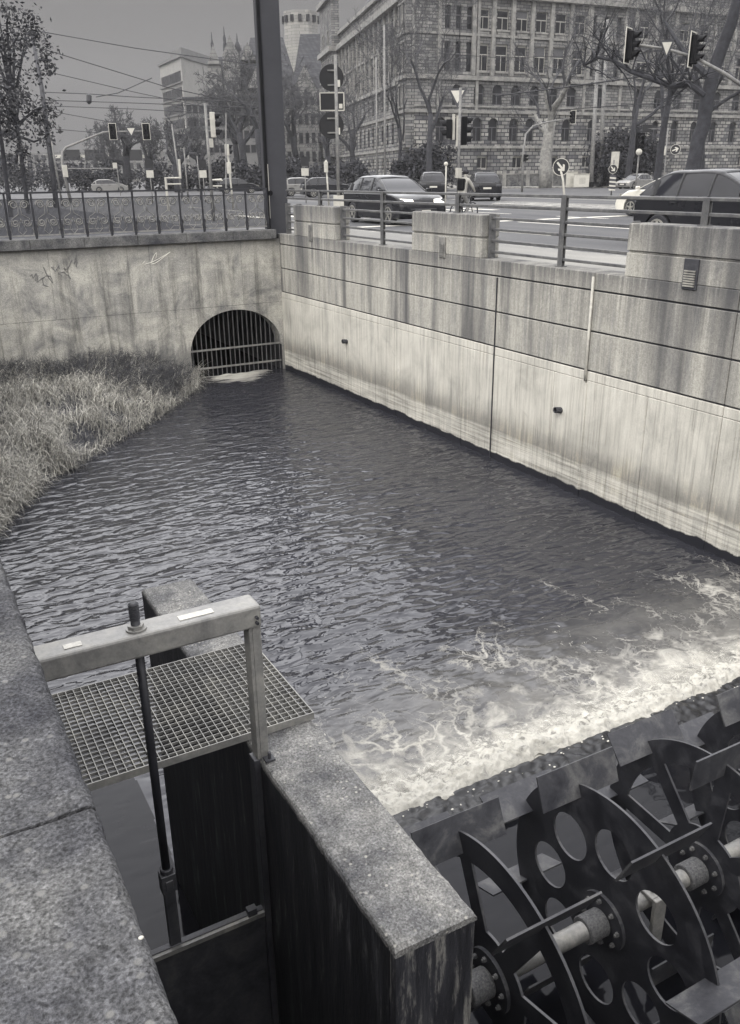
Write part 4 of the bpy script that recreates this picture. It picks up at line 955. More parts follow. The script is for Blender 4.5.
# round keep right arrow sign on its bent post
b = onground(566, 40, PAVE); p = at(561, 167, 40)
t = thing('arrow_sign', b, 'round blue keep right sign with white arrow on a bent post', 'sign')
MB().tube([b, (b.x, b.y, b.z+.5), at(563, 180, 40), p+V((.02, .05, -.1))], .05, 10).build('post', 'lightgrey', t, smooth=True)
MB().cyl(b, (b.x, b.y, b.z+.25), .09, 10).build('socket', 'black', t)
az = face_cam(p)
def arrow_disc(par, p, az, R0, ang, name='sign_face'):
    f = V((sin(az), cos(az), 0)); r = V((cos(az), -sin(az), 0))*-1; u = V((0, 0, 1))
    o = MB().prism(circle(R0, 32), p, r*-1, u, f*.02).build(name, 'signblue', par)
    MB().ring(circle(R0*1.02, 32), circle(R0*.95, 32), p+f*.012, r*-1, u, f*.012).build('rim', 'white', o)
    rr = r; d = rr*cos(ang)+u*sin(ang); e = rr*-sin(ang)+u*cos(ang); q = p+f*.024
    k = R0
    MB().prism([(-.72*k, -.12*k), (.28*k, -.12*k), (.28*k, .12*k), (-.72*k, .12*k)], q, d, e, f*.006).prism([(.66*k, .02*k), (.12*k, .50*k), (-.12*k, .40*k), (.30*k, .0*k)], q+f*.0007, d, e, f*.006).prism([(.66*k, .0*k), (.30*k, .02*k), (-.12*k, -.40*k), (.12*k, -.50*k)], q+f*.0014, d, e, f*.006).build('arrow', 'white', o)
    return o
arrow_disc(t, p, az, .37, radians(-48))
# far island sign with striped board
b = onground(613, 62); t = thing('island_beacon', b, 'striped hazard board with small arrow sign on the far island', 'sign')
pole(t, b, (b.x, b.y, at(613, 160, 62).z), .05, .05)
arrow_disc(t, at(613, 169, 61.8), az, .30, radians(-48))
c = at(612.5, 183, 61.8); rr = V((cos(az), -sin(az), 0)); ff = V((sin(az), cos(az), 0)); hb = MB().obox(c, rr*.22, ff*.02, V((0, 0, .5))).build('hazard_board', 'white', t)
sb = MB()
for k in range(4):
    z = -.38+k*.26; sb.add([c+ff*.024+rr*.22+V((0, 0, z+.16)), c+ff*.024+rr*.22+V((0, 0, z)), c+ff*.024-rr*.22+V((0, 0, z-.04)), c+ff*.024-rr*.22+V((0, 0, z+.12))], [(0, 1, 2, 3)])
sb.build('stripes', 'signred', hb)
MB().obox(at(615, 160, 62.1), rr*.27, ff*.2, V((0, 0, .55))).build('cabinet', 'lightgrey', t)

# two round signs and a plate seen from behind
b = onground(338, 25, PAVE); t = thing('sign_post', b, 'tall post with two round signs and a plate, all seen from behind', 'sign')
pole(t, b, (b.x, b.y, at(331, 60, 25).z), .05, .045, 'pole')
f = V((b.x, b.y, 0)).normalized(); rr = V((f.y, -f.x, 0))
for y in (77.5, 125.5):
    c = at(331.5, y, 25)+f*.06; d = MB().prism(circle(.355, 32), c, rr, (0,0,1), f*.02).build('round_sign', 'signback', t); 
    MB().obox(c-f*.006+rr*.20+V((0, 0, -.15)), rr*.045, f*.004, V((0, 0, .09))).build('label', 'white', d)
    for s in (-1, 1): MB().obox(c-f*.02+V((0, 0, .19*s)), rr*.12, f*.012, V((0, 0, .02))).build('clamp', 'pole', d)
c = at(332, 101.5, 25)+f*.06; d = MB().obox(c, rr*.35, f*.01, V((0, 0, .24))).build('plate_sign', 'signback', t)
e = MB()
for s in (-1, 1): e.obox(c-f*.004+rr*s*.345, rr*.016, f*.012, V((0, 0, .24))); e.obox(c-f*.004+V((0, 0, .232*s)), rr*.33, f*.0125, V((0, 0, .016)))
e.build('rim', 'lightgrey', d); MB().obox(c-f*.016+rr*.25+V((0, 0, -.12)), rr*.05, f*.004, V((0, 0, .06))).build('label', 'white', d)
MB().obox((b.x, b.y, b.z+.5), rr*.15, f*.15, V((0, 0, .5))).build('base_cabinet', 'lightgrey', t)

# right hand mast arm with two bordered heads and a yield sign
ROOTX = onground(752, 29, PAVE)
t = thing('signal_mast', ROOTX, 'signal mast arm with two white bordered heads and a hanging yield sign', 'traffic light')
top = at(752, 92, 29); pole(t, ROOTX, (ROOTX.x, ROOTX.y, top.z+.6), .12, .09)
MB().tube([top, at(722, 72, 29), at(694, 57, 29), at(666, 49, 29), at(632, 44, 29)], [.07, .06, .05, .045, .04], 8).build('arm', 'pole', t, smooth=True)
fa = AZC+radians(180-55)
for x, y in ((631, 45.5), (695, 49.5)):
    signal_head(t, at(x, y, 28.9), fa, 3, True, 'black', .93)
p = at(666.5, 46.5, 28.8); tri_sign(t, p, fa+.5, .66, tilt=-.08)

# close signal head at left seen from the side, on a tall grey pole
b = onground(210, 34, STREET); p = at(205, 105, 34)
t = thing('traffic_light', b, 'pale side-on signal head on a slim pole above the bridge railing', 'traffic light')
pole(t, b, (b.x, b.y, p.z), .07, .05, 'pole')
signal_head(t, at(213, 125, 34), AZC+radians(86), 3, False, 'lightgrey', .98)
MB().tube([at(206, 119, 34), at(212, 119, 34)], .03, 6).tube([at(206, 131, 34), at(212, 131, 34)], .03, 6).build('bracket', 'pole', t)
MB().obox(at(211, 143, 34), V((.07, 0, 0)), V((0, .07, 0)), V((0, 0, .16))).build('pedestrian_head', 'lightgrey', t)
MB().tube([at(226, 190, 36), at(226, 113, 36)], .025, 6).build('side_pole', 'pole', t)

# far mast arm at left with two heads
b = onground(67, 62); t = thing('signal_mast', b, 'curved far signal mast arm reaching over the road at left', 'traffic light')
MB().tube([b, at(62, 165, 62), at(62.5, 152, 62), at(66, 147.5, 62), at(84, 140, 62), at(103, 132.5, 62), at(112, 131.5, 62), at(130, 131.5, 62), at(148, 131, 62)], [.12, .1, .09, .08, .07, .06, .05, .05, .04], 8).build('mast', 'pole', t, smooth=True)
for x in (112.5, 146): signal_head(t, at(x, 131.5, 61.8), face_cam(b)+.2, 3, True, 'black', .95)
tri_sign(t, at(131, 130.5, 61.7), face_cam(b), .8)
MB().obox(at(65, 171, 62), V((.15, 0, 0)), V((0, .15, 0)), V((0, 0, .4))).build('cabinet', 'lightgrey', t)
# street lamp with curved arm, right of centre
b = onground(523, 80); t = thing('street_lamp', b, 'curved arm signal lamp before the pale stone facade', 'street lamp')
MB().tube([b, at(523.5, 150, 80), at(526, 134, 80), at(533, 126, 80), at(548, 122, 80), at(572, 118, 80)], [.11, .10, .09, .08, .07, .06], 8).build('mast', 'pole', t, smooth=True)
signal_head(t, at(572.5, 117, 80), face_cam(b)+.7, 3, True, 'black', 1.0); signal_head(t, at(525, 158, 79.8), face_cam(b)-1.0, 2, False, 'black', 1.0)
# signal at the far crossing
b = onground(637, 60); t = thing('traffic_light', b, 'small dark signal on a pale pole before the evergreen hedge', 'traffic light')
pole(t, b, at(641, 133, 60), .06, .05, 'pole'); signal_head(t, at(640.5, 143, 59.8), face_cam(b)-.4, 3, True, 'black', 1.1, 'black'); MB().ball(at(639, 152, 59.8), .22, 10, 6).build('lamp', 'lightgrey', t)
b = onground(665, 66); t = thing('traffic_light', b, 'cluster of small signals and a round sign under the right tree', 'traffic light')
pole(t, b, at(668, 128, 66), .06, .05, 'pole'); signal_head(t, at(664, 132, 65.8), face_cam(b)+1.2, 3, False, 'lightgrey', 1.0); signal_head(t, at(664, 151, 65.8), face_cam(b)+1.2, 2, False, 'lightgrey', 1.0)
arrow_disc(t, at(675.5, 149.5, 65.8), az, .36, radians(20)); MB().obox(at(647, 128.5, 66), rr*.35, ff*.03, V((0, 0, .28))).build('plate', 'signback', t)
MB().tube([at(664, 128.5, 66), at(647, 128.5, 66)], .03, 6).build('arm', 'pole', t)
# pair of tall tram masts, slightly leaning
for (x0, y0, x1, y1, d, lab) in ((592, 183, 597, 95, 95, 'left of two tall pale masts standing before the hedge'), (600, 184, 607, 60, 97, 'right of two tall pale masts standing before the hedge')):
    b = onground(x0, d, 3.78); t = thing('tram_mast', b, lab, 'mast', 'tall pale tram masts'); tp = at(x1+1, y1-40, d); pole(t, b, tp, .26, .18, 'pole'); MB().cyl(b, b+V((0, 0, .5)), .32, 12).build('foot', 'black', t)
for (x, y, d, w, h, lab) in ((571.5, 180, 96, .62, .75, 'white utility cabinet with a grey notice, left of the pair'), (581.5, 180.5, 95, .85, .65, 'wide white utility cabinet, right of the pair')):
    c = at(x, y, d); c.z = 3.78+h; t = thing('utility_cabinet', (c.x, c.y, 3.78), lab, 'cabinet'); MB().obox(c, rr*w, ff*.3, V((0, 0, h))).build('body', 'white', t, bevel=.03); MB().obox(c+V((0, 0, h+.04)), rr*(w+.05), ff*.35, V((0, 0, .04))).build('lid', 'lightgrey', t)
    MB().obox(c+ff*.305+rr*.1, rr*w*.4, ff*.006, V((0, 0, h*.5))).build('door', 'lightgrey', t)
# thin street poles
for (xb, yb, xt, yt, d, r0, lab) in ((180, 190, 165.5, 125, 70, .07, 'thin pale pole between the sign gantry and the close signal'), (186, 190, 183.5, 148, 62, .05, 'short pale pole left of the close signal head'), (199, 189, 196, 156, 66, .05, 'short pale pole touching the kiosk left of the close signal'),
                                     (385, 170, 384, 30, 75, .09, 'tall grey pole rising behind the compact suv'), (377, 172, 376, 60, 80, .08, 'thin grey pole rising behind the compact suv roof'), (58, 188, 40, 105, 55, .06, 'thin leaning pole under the leafy tree')):
    b = onground(xb, d); t = thing('street_pole', b, lab, 'pole', 'slim street poles'); tp = at(xt, yt, d); pole(t, b, (b.x*.6+tp.x*.4, b.y*.6+tp.y*.4, tp.z), r0*1.1, r0*.8); MB().cyl(b, b+V((0, 0, .5)), r0*1.5, 10).build('foot', 'darkpole', t)
# tall lamp post left, behind the tree
b = onground(52, 52); t = thing('lamp_post', b, 'tall lamp post leaning through the leafy tree at far left', 'street lamp')
MB().tube([b, at(42, 90, 52), at(32, 35, 52)], [.16, .13, .10], 10).build('mast', 'darkpole', t, smooth=True); MB().tube([at(36, 60, 52), at(42, 59, 52)], .03, 6).build('arm', 'darkpole', t); MB().obox(at(45, 60, 52), V((.38, 0, 0)), V((0, .15, 0)), V((0, 0, .07))).build('lantern', 'darkpole', t, bevel=.04); MB().ball(at(32, 33, 52), .22, 10, 6).build('cap', 'darkpole', t)
# sign gantry
b = onground(54, 150); t = thing('sign_gantry', b, 'long pale sign gantry with four dark panels over the road', 'gantry')
a_, b_ = at(50, 156.5, 150), at(146, 156.5, 150); MB().bar(a_, b_, .35, .5).build('beam', 'lightgrey', t)
for x, xb in ((53, 53), (146, 149.5)): g = onground(xb, 150); MB().bar(g, (g.x, g.y, at(x, 156.5, 150).z), .45, .45, (0, 1, 0)).build('post', 'lightgrey', t)
for x0, x1 in ((63, 80), (85, 102), (109, 121.5), (129, 142)): MB().obox(at((x0+x1)/2, 155, 149.5), (at(x1, 155, 150)-at(x0, 155, 150))/2, V((.05, .1, 0)), V((0, 0, .85))).build('panel', 'signback', t)
b = onground(118, 85); t = thing('road_sign', b, 'small grey plate on a long thin arm below the gantry', 'sign'); MB().tube([at(68, 168.5, 85), at(116, 168.5, 85)], .05, 6).build('arm', 'pole', t); MB().obox(at(115, 166, 85), V((.2, 0, 0)), V((0, .05, 0)), V((0, 0, .3))).build('plate', 'lightgrey', t); MB().tube([b-V((0,0,0)), at(117, 168, 85)], .05, 6).build('post', 'pole', t)
# white pipe frames / bicycle stands
for (x0, x1, yt, d, lab) in ((165, 180, 178, 45, 'stepped white barrier frame beyond the bridge railing'), (210, 221, 180, 45, 'white barrier frame under the close signal head')):
    b = onground(x0, d); t = thing('barrier_frame', b, lab, 'barrier', 'white barrier frames'); e = onground(x1, d); z = at(x0, yt, d).z
    MB().tube([b, (b.x, b.y, z), (e.x, e.y, z), (e.x, e.y, z-.05 if x0 > 200 else z+.9)], .07, 8).build('hoop', 'lightgrey', t)
    MB().tube([(b.x, b.y, z-.3), (e.x, e.y, z-.3)], .04, 6).build('cross_bar', 'lightgrey', t)
for (x, y, d, w, lab) in ((150, 174, 60, .30, 'small white square sign beyond the railing, right gantry post'), (305, 172, 55, .28, 'small white square sign right of the dark tram mast'), (203, 174, 60, .3, 'small white square sign left of the close signal')):
    b = onground(x, d); t = thing('small_sign', b, lab, 'sign', 'small white square signs'); c = at(x, y, d); pole(t, b, c-V((0, 0, .1)), .03, .03); MB().obox(c, rr*w*.8, ff*.03, V((0, 0, w*.8))).build('plate', 'lightgrey', t); MB().obox(c+V((0, 0, w+.35)), rr*w*.9, ff*.03, V((0, 0, .28))).build('upper_plate', 'signback', t)
b = onground(328, 48); t = thing('traffic_light', b, 'pale small signal post left of the round sign post', 'traffic light'); pole(t, b, at(326, 160, 48), .05, .05, 'lightgrey'); signal_head(t, at(326, 167, 47.8), AZC+1.3, 2, False, 'lightgrey', .9)
b = onground(231, 46); t = thing('traffic_light', b, 'pale double pedestrian signal right of the close signal head', 'traffic light'); pole(t, b, at(227, 145, 46), .05, .05, 'lightgrey'); signal_head(t, at(227, 150, 45.8), AZC+1.2, 2, False, 'lightgrey', .9); signal_head(t, at(229, 168, 45.8), AZC+1.2, 2, False, 'lightgrey', .9)

# ================================================================== CYCLIST
bx = onground(465, 31.0); HZ = radians(20)     # bicycle heads along local +x
t = thing('bicycle', bx, 'bicycle ridden beside the central traffic light', 'bicycle', None, HZ)
wl = []
for x in (-.52, .54):
    w_ = MB(); 
    w_.ring(circle(.345, 32), circle(.315, 32), (x, -.018, .345), (1,0,0), (0,0,1), (0, .036, 0)); o = w_.build('wheel', 'tyre', t, local=True)
    s_ = MB()
    for k in range(12): a = 2*pi*k/12; s_.tube([(x, 0, .345), (x+.32*cos(a), 0, .345+.32*sin(a))], .0025, 3)
    s_.build('spokes', 'galv', o, local=True)
fm = MB()
for a_, b_ in (((-.52, 0, .345), (-.05, 0, .30)), ((-.05, 0, .30), (-.17, 0, .80)), ((-.05, 0, .30), (.38, 0, .72)), ((-.15, 0, .72), (.36, 0, .82)), ((-.52, 0, .345), (-.15, 0, .72)), ((.54, 0, .345), (.36, 0, .86)), ((.36, 0, .86), (.33, 0, 1.02))): fm.tube([a_, b_], .018, 8)
fm.build('frame', 'car_dark', t, local=True)
MB().tube([(.25, -.27, 1.02), (.34, -.1, 1.03), (.34, .1, 1.03), (.25, .27, 1.02)], .014, 8).build('handlebar', 'iron', t, local=True)
MB().obox((-.18, 0, .84), (.13, 0, 0), (0, .07, 0), (0, 0, .03)).build('saddle', 'black', t, local=True, bevel=.02)
MB().obox((-.05, -.1, .14), (.05, 0, 0), (0, .04, 0), (0, 0, .012)).obox((-.05, .1, .46), (.05, 0, 0), (0, .04, 0), (0, 0, .012)).tube([(-.05, -.08, .14), (-.05, .08, .46)], .012, 6).build('pedal', 'iron', t, local=True)
def cyclist():
    J = {'pel': (-.16, 0, .95), 'waist': (-.12, 0, 1.13), 'chest': (-.03, 0, 1.36), 'neck': (.03, 0, 1.52), 'headb': (.06, 0, 1.60), 'headt': (.08, 0, 1.76)}
    for s, n in ((-1, 'r'), (1, 'l')):
        J['sh'+n] = (-.02, s*.18, 1.45); J['el'+n] = (.12, s*.27, 1.22); J['wr'+n] = (.27, s*.25, 1.07); J['hd'+n] = (.29, s*.24, 1.045)
        J['hip'+n] = (-.14, s*.10, .92)
        if s < 0: J['kn'+n] = (.10, -.12, .56); J['an'+n] = (-.09, -.12, .20); J['to'+n] = (.07, -.12, .165)
        else: J['kn'+n] = (.22, .12, .83); J['an'+n] = (-.05, .12, .53); J['to'+n] = (.08, .12, .485)
    Rr = dict(pel=.13, waist=.125, chest=.15, neck=.06, headb=.075, headt=.085)
    for n in 'rl': Rr.update({'sh'+n: .08, 'el'+n: .055, 'wr'+n: .036, 'hd'+n: .045, 'hip'+n: .10, 'kn'+n: .068, 'an'+n: .046, 'to'+n: .04})
    E_ = [('pel', 'waist'), ('waist', 'chest'), ('chest', 'neck'), ('neck', 'headb'), ('headb', 'headt')]
    for n in 'rl': E_ += [('chest', 'sh'+n), ('sh'+n, 'el'+n), ('el'+n, 'wr'+n), ('wr'+n, 'hd'+n), ('pel', 'hip'+n), ('hip'+n, 'kn'+n), ('kn'+n, 'an'+n), ('an'+n, 'to'+n)]
    ks = list(J); me = bpy.data.meshes.new('person'); me.from_pydata([J[k] for k in ks], [(ks.index(a), ks.index(b)) for a, b in E_], [])
    o = bpy.data.objects.new('tmp_person', me); COL.objects.link(o); o.modifiers.new('s', 'SKIN')
    for i, k in enumerate(ks): me.skin_vertices[0].data[i].radius = (Rr[k], Rr[k]); me.skin_vertices[0].data[i].use_root = (k == 'pel')
    sb = o.modifiers.new('d', 'SUBSURF'); sb.levels = sb.render_levels = 2
    bpy.context.view_layer.update(); dg = bpy.context.evaluated_depsgraph_get(); m2 = bpy.data.meshes.new_from_object(o.evaluated_get(dg)); bpy.data.objects.remove(o)
    m2.materials.clear()
    for k in ('coat', 'trousers', 'skin', 'black'): m2.materials.append(M[k])
    for p in m2.polygons:
        c = p.center; p.use_smooth = True
        p.material_index = 2 if c.z > 1.53 or (c.x > .265 and 1.0 < c.z < 1.12) else (0 if c.z > .97 else 1)
        if c.z < .235 or (c.y > .05 and c.z < .555 and c.x < .15): p.material_index = 3
    return m2
pm = cyclist()
person = bpy.data.objects.new('person', pm); COL.objects.link(person); person.location = bx; person.rotation_euler.z = HZ
tag(person, 'cyclist in light jacket and dark hat beside the central traffic light', 'person')
hm = MB().ball((.065, 0, 1.715), .115, 14, 8, (1.05, .92, .85)); hm.v = [p for p in hm.v]; hm.build('hat', 'hat', person, local=True, smooth=True)
fm_ = MB().ball((.155, 0, 1.655), .018, 6, 5, (1.4, .8, 1.3)); fm_.build('nose', 'skin', person, local=True)
fb = MB()
for s in (-1, 1): fb.ball((.148, s*.032, 1.685), .011, 6, 5)
fb.build('eyes', 'black', person, local=True); MB().obox((.145, 0, 1.615), (.006, 0, 0), (0, .022, 0), (0, 0, .004)).build('mouth', 'tail', person, local=True)
bg = MB().obox((-.2, 0, 1.30), (.09, 0, 0), (0, .14, 0), (0, 0, .2)); o = bg.build('backpack', 'black', person, local=True, bevel=.05, seg=2)
# ================================================================== BUILDINGS
class Facade:
    """wall of rectangular window cells on a vertical plane: origin o, direction u, outward normal n"""
    def __init__(s, o, u, n): s.o = V((o[0], o[1], 0)); s.u = V((u[0], u[1], 0)).normalized(); s.n = V((n[0], n[1], 0)).normalized()
    def p(s, a, z, d=0.0): return s.o+s.u*a+V((0, 0, z))+s.n*d
    def u_at(s, px):                       # where the line of sight of an image column meets the wall line
        r = ray(px, 172); det = r.x*(-s.u.y)+s.u.x*r.y
        # EYE + r t = o + u a
        bx_, by_ = s.o.x-EYE.x, s.o.y-EYE.y
        return (r.x*by_-r.y*bx_)/(-(r.x*s.u.y-r.y*s.u.x)) if abs(r.x*s.u.y-r.y*s.u.x) > 1e-9 else 0
    def slab(s, mb, a0, a1, z0, z1, d0, d1):
        P_ = [s.p(a, z, d) for z in (z0, z1) for a, d in ((a0, d0), (a1, d0), (a1, d1), (a0, d1))]
        return mb.add(P_, [(0,3,2,1),(4,5,6,7),(0,1,5,4),(1,2,6,5),(2,3,7,6),(3,0,4,7)])
    def band(s, mb, a0, a1, z0, z1, wins, dep=.38):
        q = lambda a, z, d=0.0: s.p(a, z, d); cur = a0
        def quad(*c): mb.add([q(*k) for k in c], [(0, 1, 2, 3)])
        for (uc, w, wz0, wz1, ar) in sorted(wins):
            l, r = uc-w/2, uc+w/2
            if l < cur-1e-6 or r > a1: continue
            if l > cur: quad((cur, z0), (l, z0), (l, z1), (cur, z1))
            if wz0 > z0: quad((l, z0), (r, z0), (r, wz0), (l, wz0))
            quad((l, wz0), (r, wz0), (r, wz0, -dep), (l, wz0, -dep))
            h = w/2 if ar else 0
            quad((l, wz0), (l, wz0, -dep), (l, wz1-h, -dep), (l, wz1-h)); quad((r, wz0), (r, wz1-h), (r, wz1-h, -dep), (r, wz0, -dep))
            if ar:
                A = [(uc-w/2*cos(pi*i/12), wz1-h+h*sin(pi*i/12)) for i in range(13)]
                for (xa, za), (xb, zb) in zip(A, A[1:]): quad((xa, za), (xb, zb), (xb, z1), (xa, z1)); quad((xa, za), (xa, za, -dep), (xb, zb, -dep), (xb, zb))
            else:
                quad((l, wz1), (l, wz1, -dep), (r, wz1, -dep), (r, wz1))
                if wz1 < z1: quad((l, wz1), (r, wz1), (r, z1), (l, z1))
            cur = r
        if cur < a1: quad((cur, z0), (a1, z0), (a1, z1), (cur, z1))
    def window(s, par, uc, w, z0, z1, ar, fm='frame', dep=.30, trans=.62, cols=2, blind=None):
        f = MB(); t = .09; l, r = uc-w/2, uc+w/2
        for a, b, c, d in ((l, l+t, z0, z1), (r-t, r, z0, z1), (l+t, r-t, z0, z0+t)): s.slab(f, a, b, c, d, -dep, -dep+.07)
        if not ar: s.slab(f, l+t, r-t, z1-t, z1, -dep, -dep+.07)
        zt = z0+(z1-z0)*trans; s.slab(f, l+t, r-t, zt-.06, zt+.06, -dep, -dep+.08)
        for k in range(1, cols): a = l+w*k/cols; s.slab(f, a-.045, a+.045, z0+t, zt-.06, -dep, -dep+.06)
        o = f.build('window', fm, par)
        g = MB(); pts = [(l, z0), (r, z0)]
        if ar: pts += [(uc+w/2*cos(pi*i/12), z1-w/2+w/2*sin(pi*i/12)) for i in range(13)]
        else: pts += [(r, z1), (l, z1)]
        g.add([s.p(a, z, -dep+.02) for a, z in pts], [tuple(range(len(pts)))]); g.build('pane', 'winglass', o)
        if blind:
            b = MB(); s.slab(b, l+t, r-t, z1-t-(z1-z0)*blind, z1-t, -dep+.022, -dep+.03); b.build('blind', 'frame_d' if blind > .3 else 'frame', o)
        return o

DB = 125.0
c0 = onground(414, DB); c1 = onground(760, DB*1.0)
du = V((sin(radians(94.5)), cos(radians(94.5)), 0)); nu = V((du.y, -du.x, 0))
dw = V((sin(radians(17.5)), cos(radians(17.5)), 0)); nw = V((-dw.y, dw.x, 0))
FR = Facade(c0, du, nu)
bd = thing('office_building', (c0.x+30, c0.y+8, STREET), 'long sandstone office building with arched windows and rusticated base', 'building')
LF = FR.u_at(790)
def U(px): return FR.u_at(px)
Z0 = STREET
wall = MB(); rust = MB(); trim = MB()
pit = 18.35
cols6 = [478.8+pit*k for k in range(6)]
trip_l, trip_r = [445, 455.5, 466], [583.5, 595.5, 607.5]
right = [632+19*k for k in range(7)]
up_cols = cols6+right
# storeys: (z0, z1, sill, head, arched, width, px list)
R = random.Random(11)
bandsU = [(17.9, 23.3, 19.0, 22.5), (23.3, 28.3, 24.3, 26.9)]
for (a, b, sl_, hd) in bandsU:
    ws = [(U(x), 1.95, sl_, hd, False) for x in up_cols]+[(U(x), .95, sl_-.2, hd+.1, False) for x in trip_l+trip_r]
    FR.band(wall, 0, LF, a, b, ws)
    for uc, w, p0, p1, ar in ws: FR.window(bd, uc, w, p0, p1, ar, 'frame' if w > 1.5 else 'frame_d', trans=.60, cols=2 if w > 1.5 else 1, blind=R.choice([None, .34, .36, .05]) if w > 1.5 else None)
ws = [(U(x), 1.75, 14.6, 17.3, True) for x in (476.5, 494.5, 512.5, 530.5, 548.5, 566.5)]+[(U(595), 1.5, 14.4, 17.2, False), (U(455), 1.5, 14.4, 17.2, True)]+[(U(x), 1.7, 14.6, 17.3, True) for x in right]
FR.band(wall, 0, LF, 13.6, 17.9, ws)
for uc, w, p0, p1, ar in ws: FR.window(bd, uc, w, p0, p1, ar, 'frame_d', trans=.55)
ws = [(U(x), 1.65, 9.7, 12.9, True) for x in (476, 491.6, 511.7, 527.5, 547.5, 563.5, 588.5)]+[(U(x), 1.6, 9.7, 12.9, True) for x in (440, 457)+tuple(right)]
FR.band(rust, 0, LF, 8.9, 13.6, ws, .5)
for uc, w, p0, p1, ar in ws: FR.window(bd, uc, w, p0, p1, ar, 'frame_d', dep=.42, trans=.6)
ws = [(U(x), 1.85, 6.0, 7.7, False) for x in (482, 517, 552, 586)]+[(U(x), 1.7, 6.0, 7.7, False) for x in (447, 630, 660, 700, 740)]
FR.band(rust, 0, LF, Z0, 8.9, ws, .5)
for uc, w, p0, p1, ar in ws: FR.window(bd, uc, w, p0, p1, ar, 'frame', dep=.42, trans=.9)
FR.band(wall, 0, LF, 28.3, 31.5, [])
for px in [469.6+pit*k for k in range(7)]+[622.5+19*k for k in range(7)]: FR.slab(trim, U(px)-.30, U(px)+.30, 18.4, 28.2, 0.003, .32)
for px in (437, 474, 578, 613): FR.slab(trim, U(px)-.22, U(px)+.22, 13.9, 31, 0.004, .2)
for z, h, d in ((8.75, .35, .25), (13.45, .40, .30), (17.75, .55, .45), (23.35, .30, .22), (28.2, .9, .8), (31.0, .6, .5), (14.25, .22, .15)): FR.slab(trim, -.1, LF, z, z+h, 0.002, d)
for x in cols6+right: FR.slab(trim, U(x)-1.1, U(x)+1.1, 18.75, 18.97, .003, .22); FR.slab(trim, U(x)-1.1, U(x)+1.1, 24.05, 24.27, .003, .22)
for x in cols6+right: FR.slab(trim, U(x)-.9, U(x)+.9, 23.7, 24.0, .003, .12)
# wing running back from the corner
WG = Facade(c0, -dw, nw); WG.u = dw.copy()
LW = WG.u_at(331)
u2 = lambda px: WG.u_at(px)
ncol = max(8, int(LW/3.6))
wc = [LW*(k+.6)/ncol for k in range(ncol)]
for (a, b, sl_, hd, ar, w) in ((23.3, 28.3, 24.2, 27.0, False, 1.5), (17.9, 23.3, 19.0, 22.3, False, 1.5), (13.6, 17.9, 14.6, 17.2, True, 1.5)):
    ws = [(x, w, sl_, hd, ar) for x in wc if x > 1.5]; WG.band(wall, 0, LW, a, b, ws)
    for i, (uc, w_, p0, p1, ar_) in enumerate(ws): WG.window(bd, uc, w_, p0, p1, ar_, 'frame_d', trans=.6)
ws = [(x, 1.5, 9.7, 12.8, True) for x in wc if x > 1.5]; WG.band(rust, 0, LW, 8.9, 13.6, ws)
for i, (uc, w_, p0, p1, ar_) in enumerate(ws[::2]+ws[1::2]): WG.window(bd, uc, w_, p0, p1, ar_, 'frame_d', trans=.6)
ws = [(x, 1.3, 6.0, 7.7, False) for x in wc if x > 1.5][::1]; WG.band(rust, 0, LW, Z0, 8.9, ws)
for uc, w_, p0, p1, ar_ in ws: blk = MB(); WG.slab(blk, uc-w_/2, uc+w_/2, p0, p1, -.40, -.3); blk.build('basement_window', 'winglass', bd)
WG.band(wall, 0, LW, 28.3, 31.5, [])
for z, h, d in ((8.75, .35, .25), (13.45, .40, .30), (17.75, .55, .45), (23.35, .3, .22), (28.2, .9, .9), (31.0, .6, .5)): WG.slab(trim, 0, LW, z, z+h, 0.002, d)
for k in range(ncol+1): WG.slab(trim, max(.3, LW*k/ncol)-.28, max(.3, LW*k/ncol)+.28, 18.4, 28.2, .003, .35)
# corner bay and far pavilion with stepped cornices
for (a, b, d, zt) in ((.2, 5.5, 1.1, 33), (LW*.80, LW, 1.6, 37.5)):
    WG.slab(wall, a, b, 8.9, zt, .01, d)
    for z, h, e in ((13.45, .4, .3), (17.75, .55, .45), (23.35, .4, .3), (28.2, .9, .7), (zt-.2, .9, .7)): WG.slab(trim, a-.3, b+.3, z, z+h, .02, d+e)
    for z0_, z1_ in ((9.7, 12.6), (14.5, 17), (19, 22.3), (24.2, 27.1), (29.6, 32)):
        if z1_ > zt: continue
        for fr_ in (.28, .72):
            x = a+(b-a)*fr_; g = MB(); WG.slab(g, x-.6, x+.6, z0_, z1_, d-.05, d+.02); g.build('bay_window', 'winglass', bd)
            WG.slab(trim, x-.85, x+.85, z0_-.3, z0_-.05, d-.02, d+.25); WG.slab(trim, x-.8, x+.8, z1_+.05, z1_+.3, d-.02, d+.2)
            for s in (-1, 1): WG.slab(trim, x+s*.68-.08, x+s*.68+.08, z0_-.05, z1_+.05, d-.02, d+.1)
wall.build('wall', 'stone', bd); rust.build('rusticated_base', 'rust_stone', bd); trim.build('stone_trim', 'trimstone', bd)
back = MB(); P4 = [FR.p(0, 0), FR.p(LF, 0), FR.p(LF, 0, -18)+dw*10, WG.p(LW, 0)+du*18, WG.p(LW, 0)]
back.add([p+V((0, 0, 31.4)) for p in P4]+[p.lerp(FR.p(LF*.3, 0, -14), .42)+V((0, 0, 39)) for p in P4], [(i, (i+1) % 5, 5+(i+1) % 5, 5+i) for i in range(5)]+[(5, 6, 7, 8, 9)])
back.build('roof', 'slate', bd, fix=True)
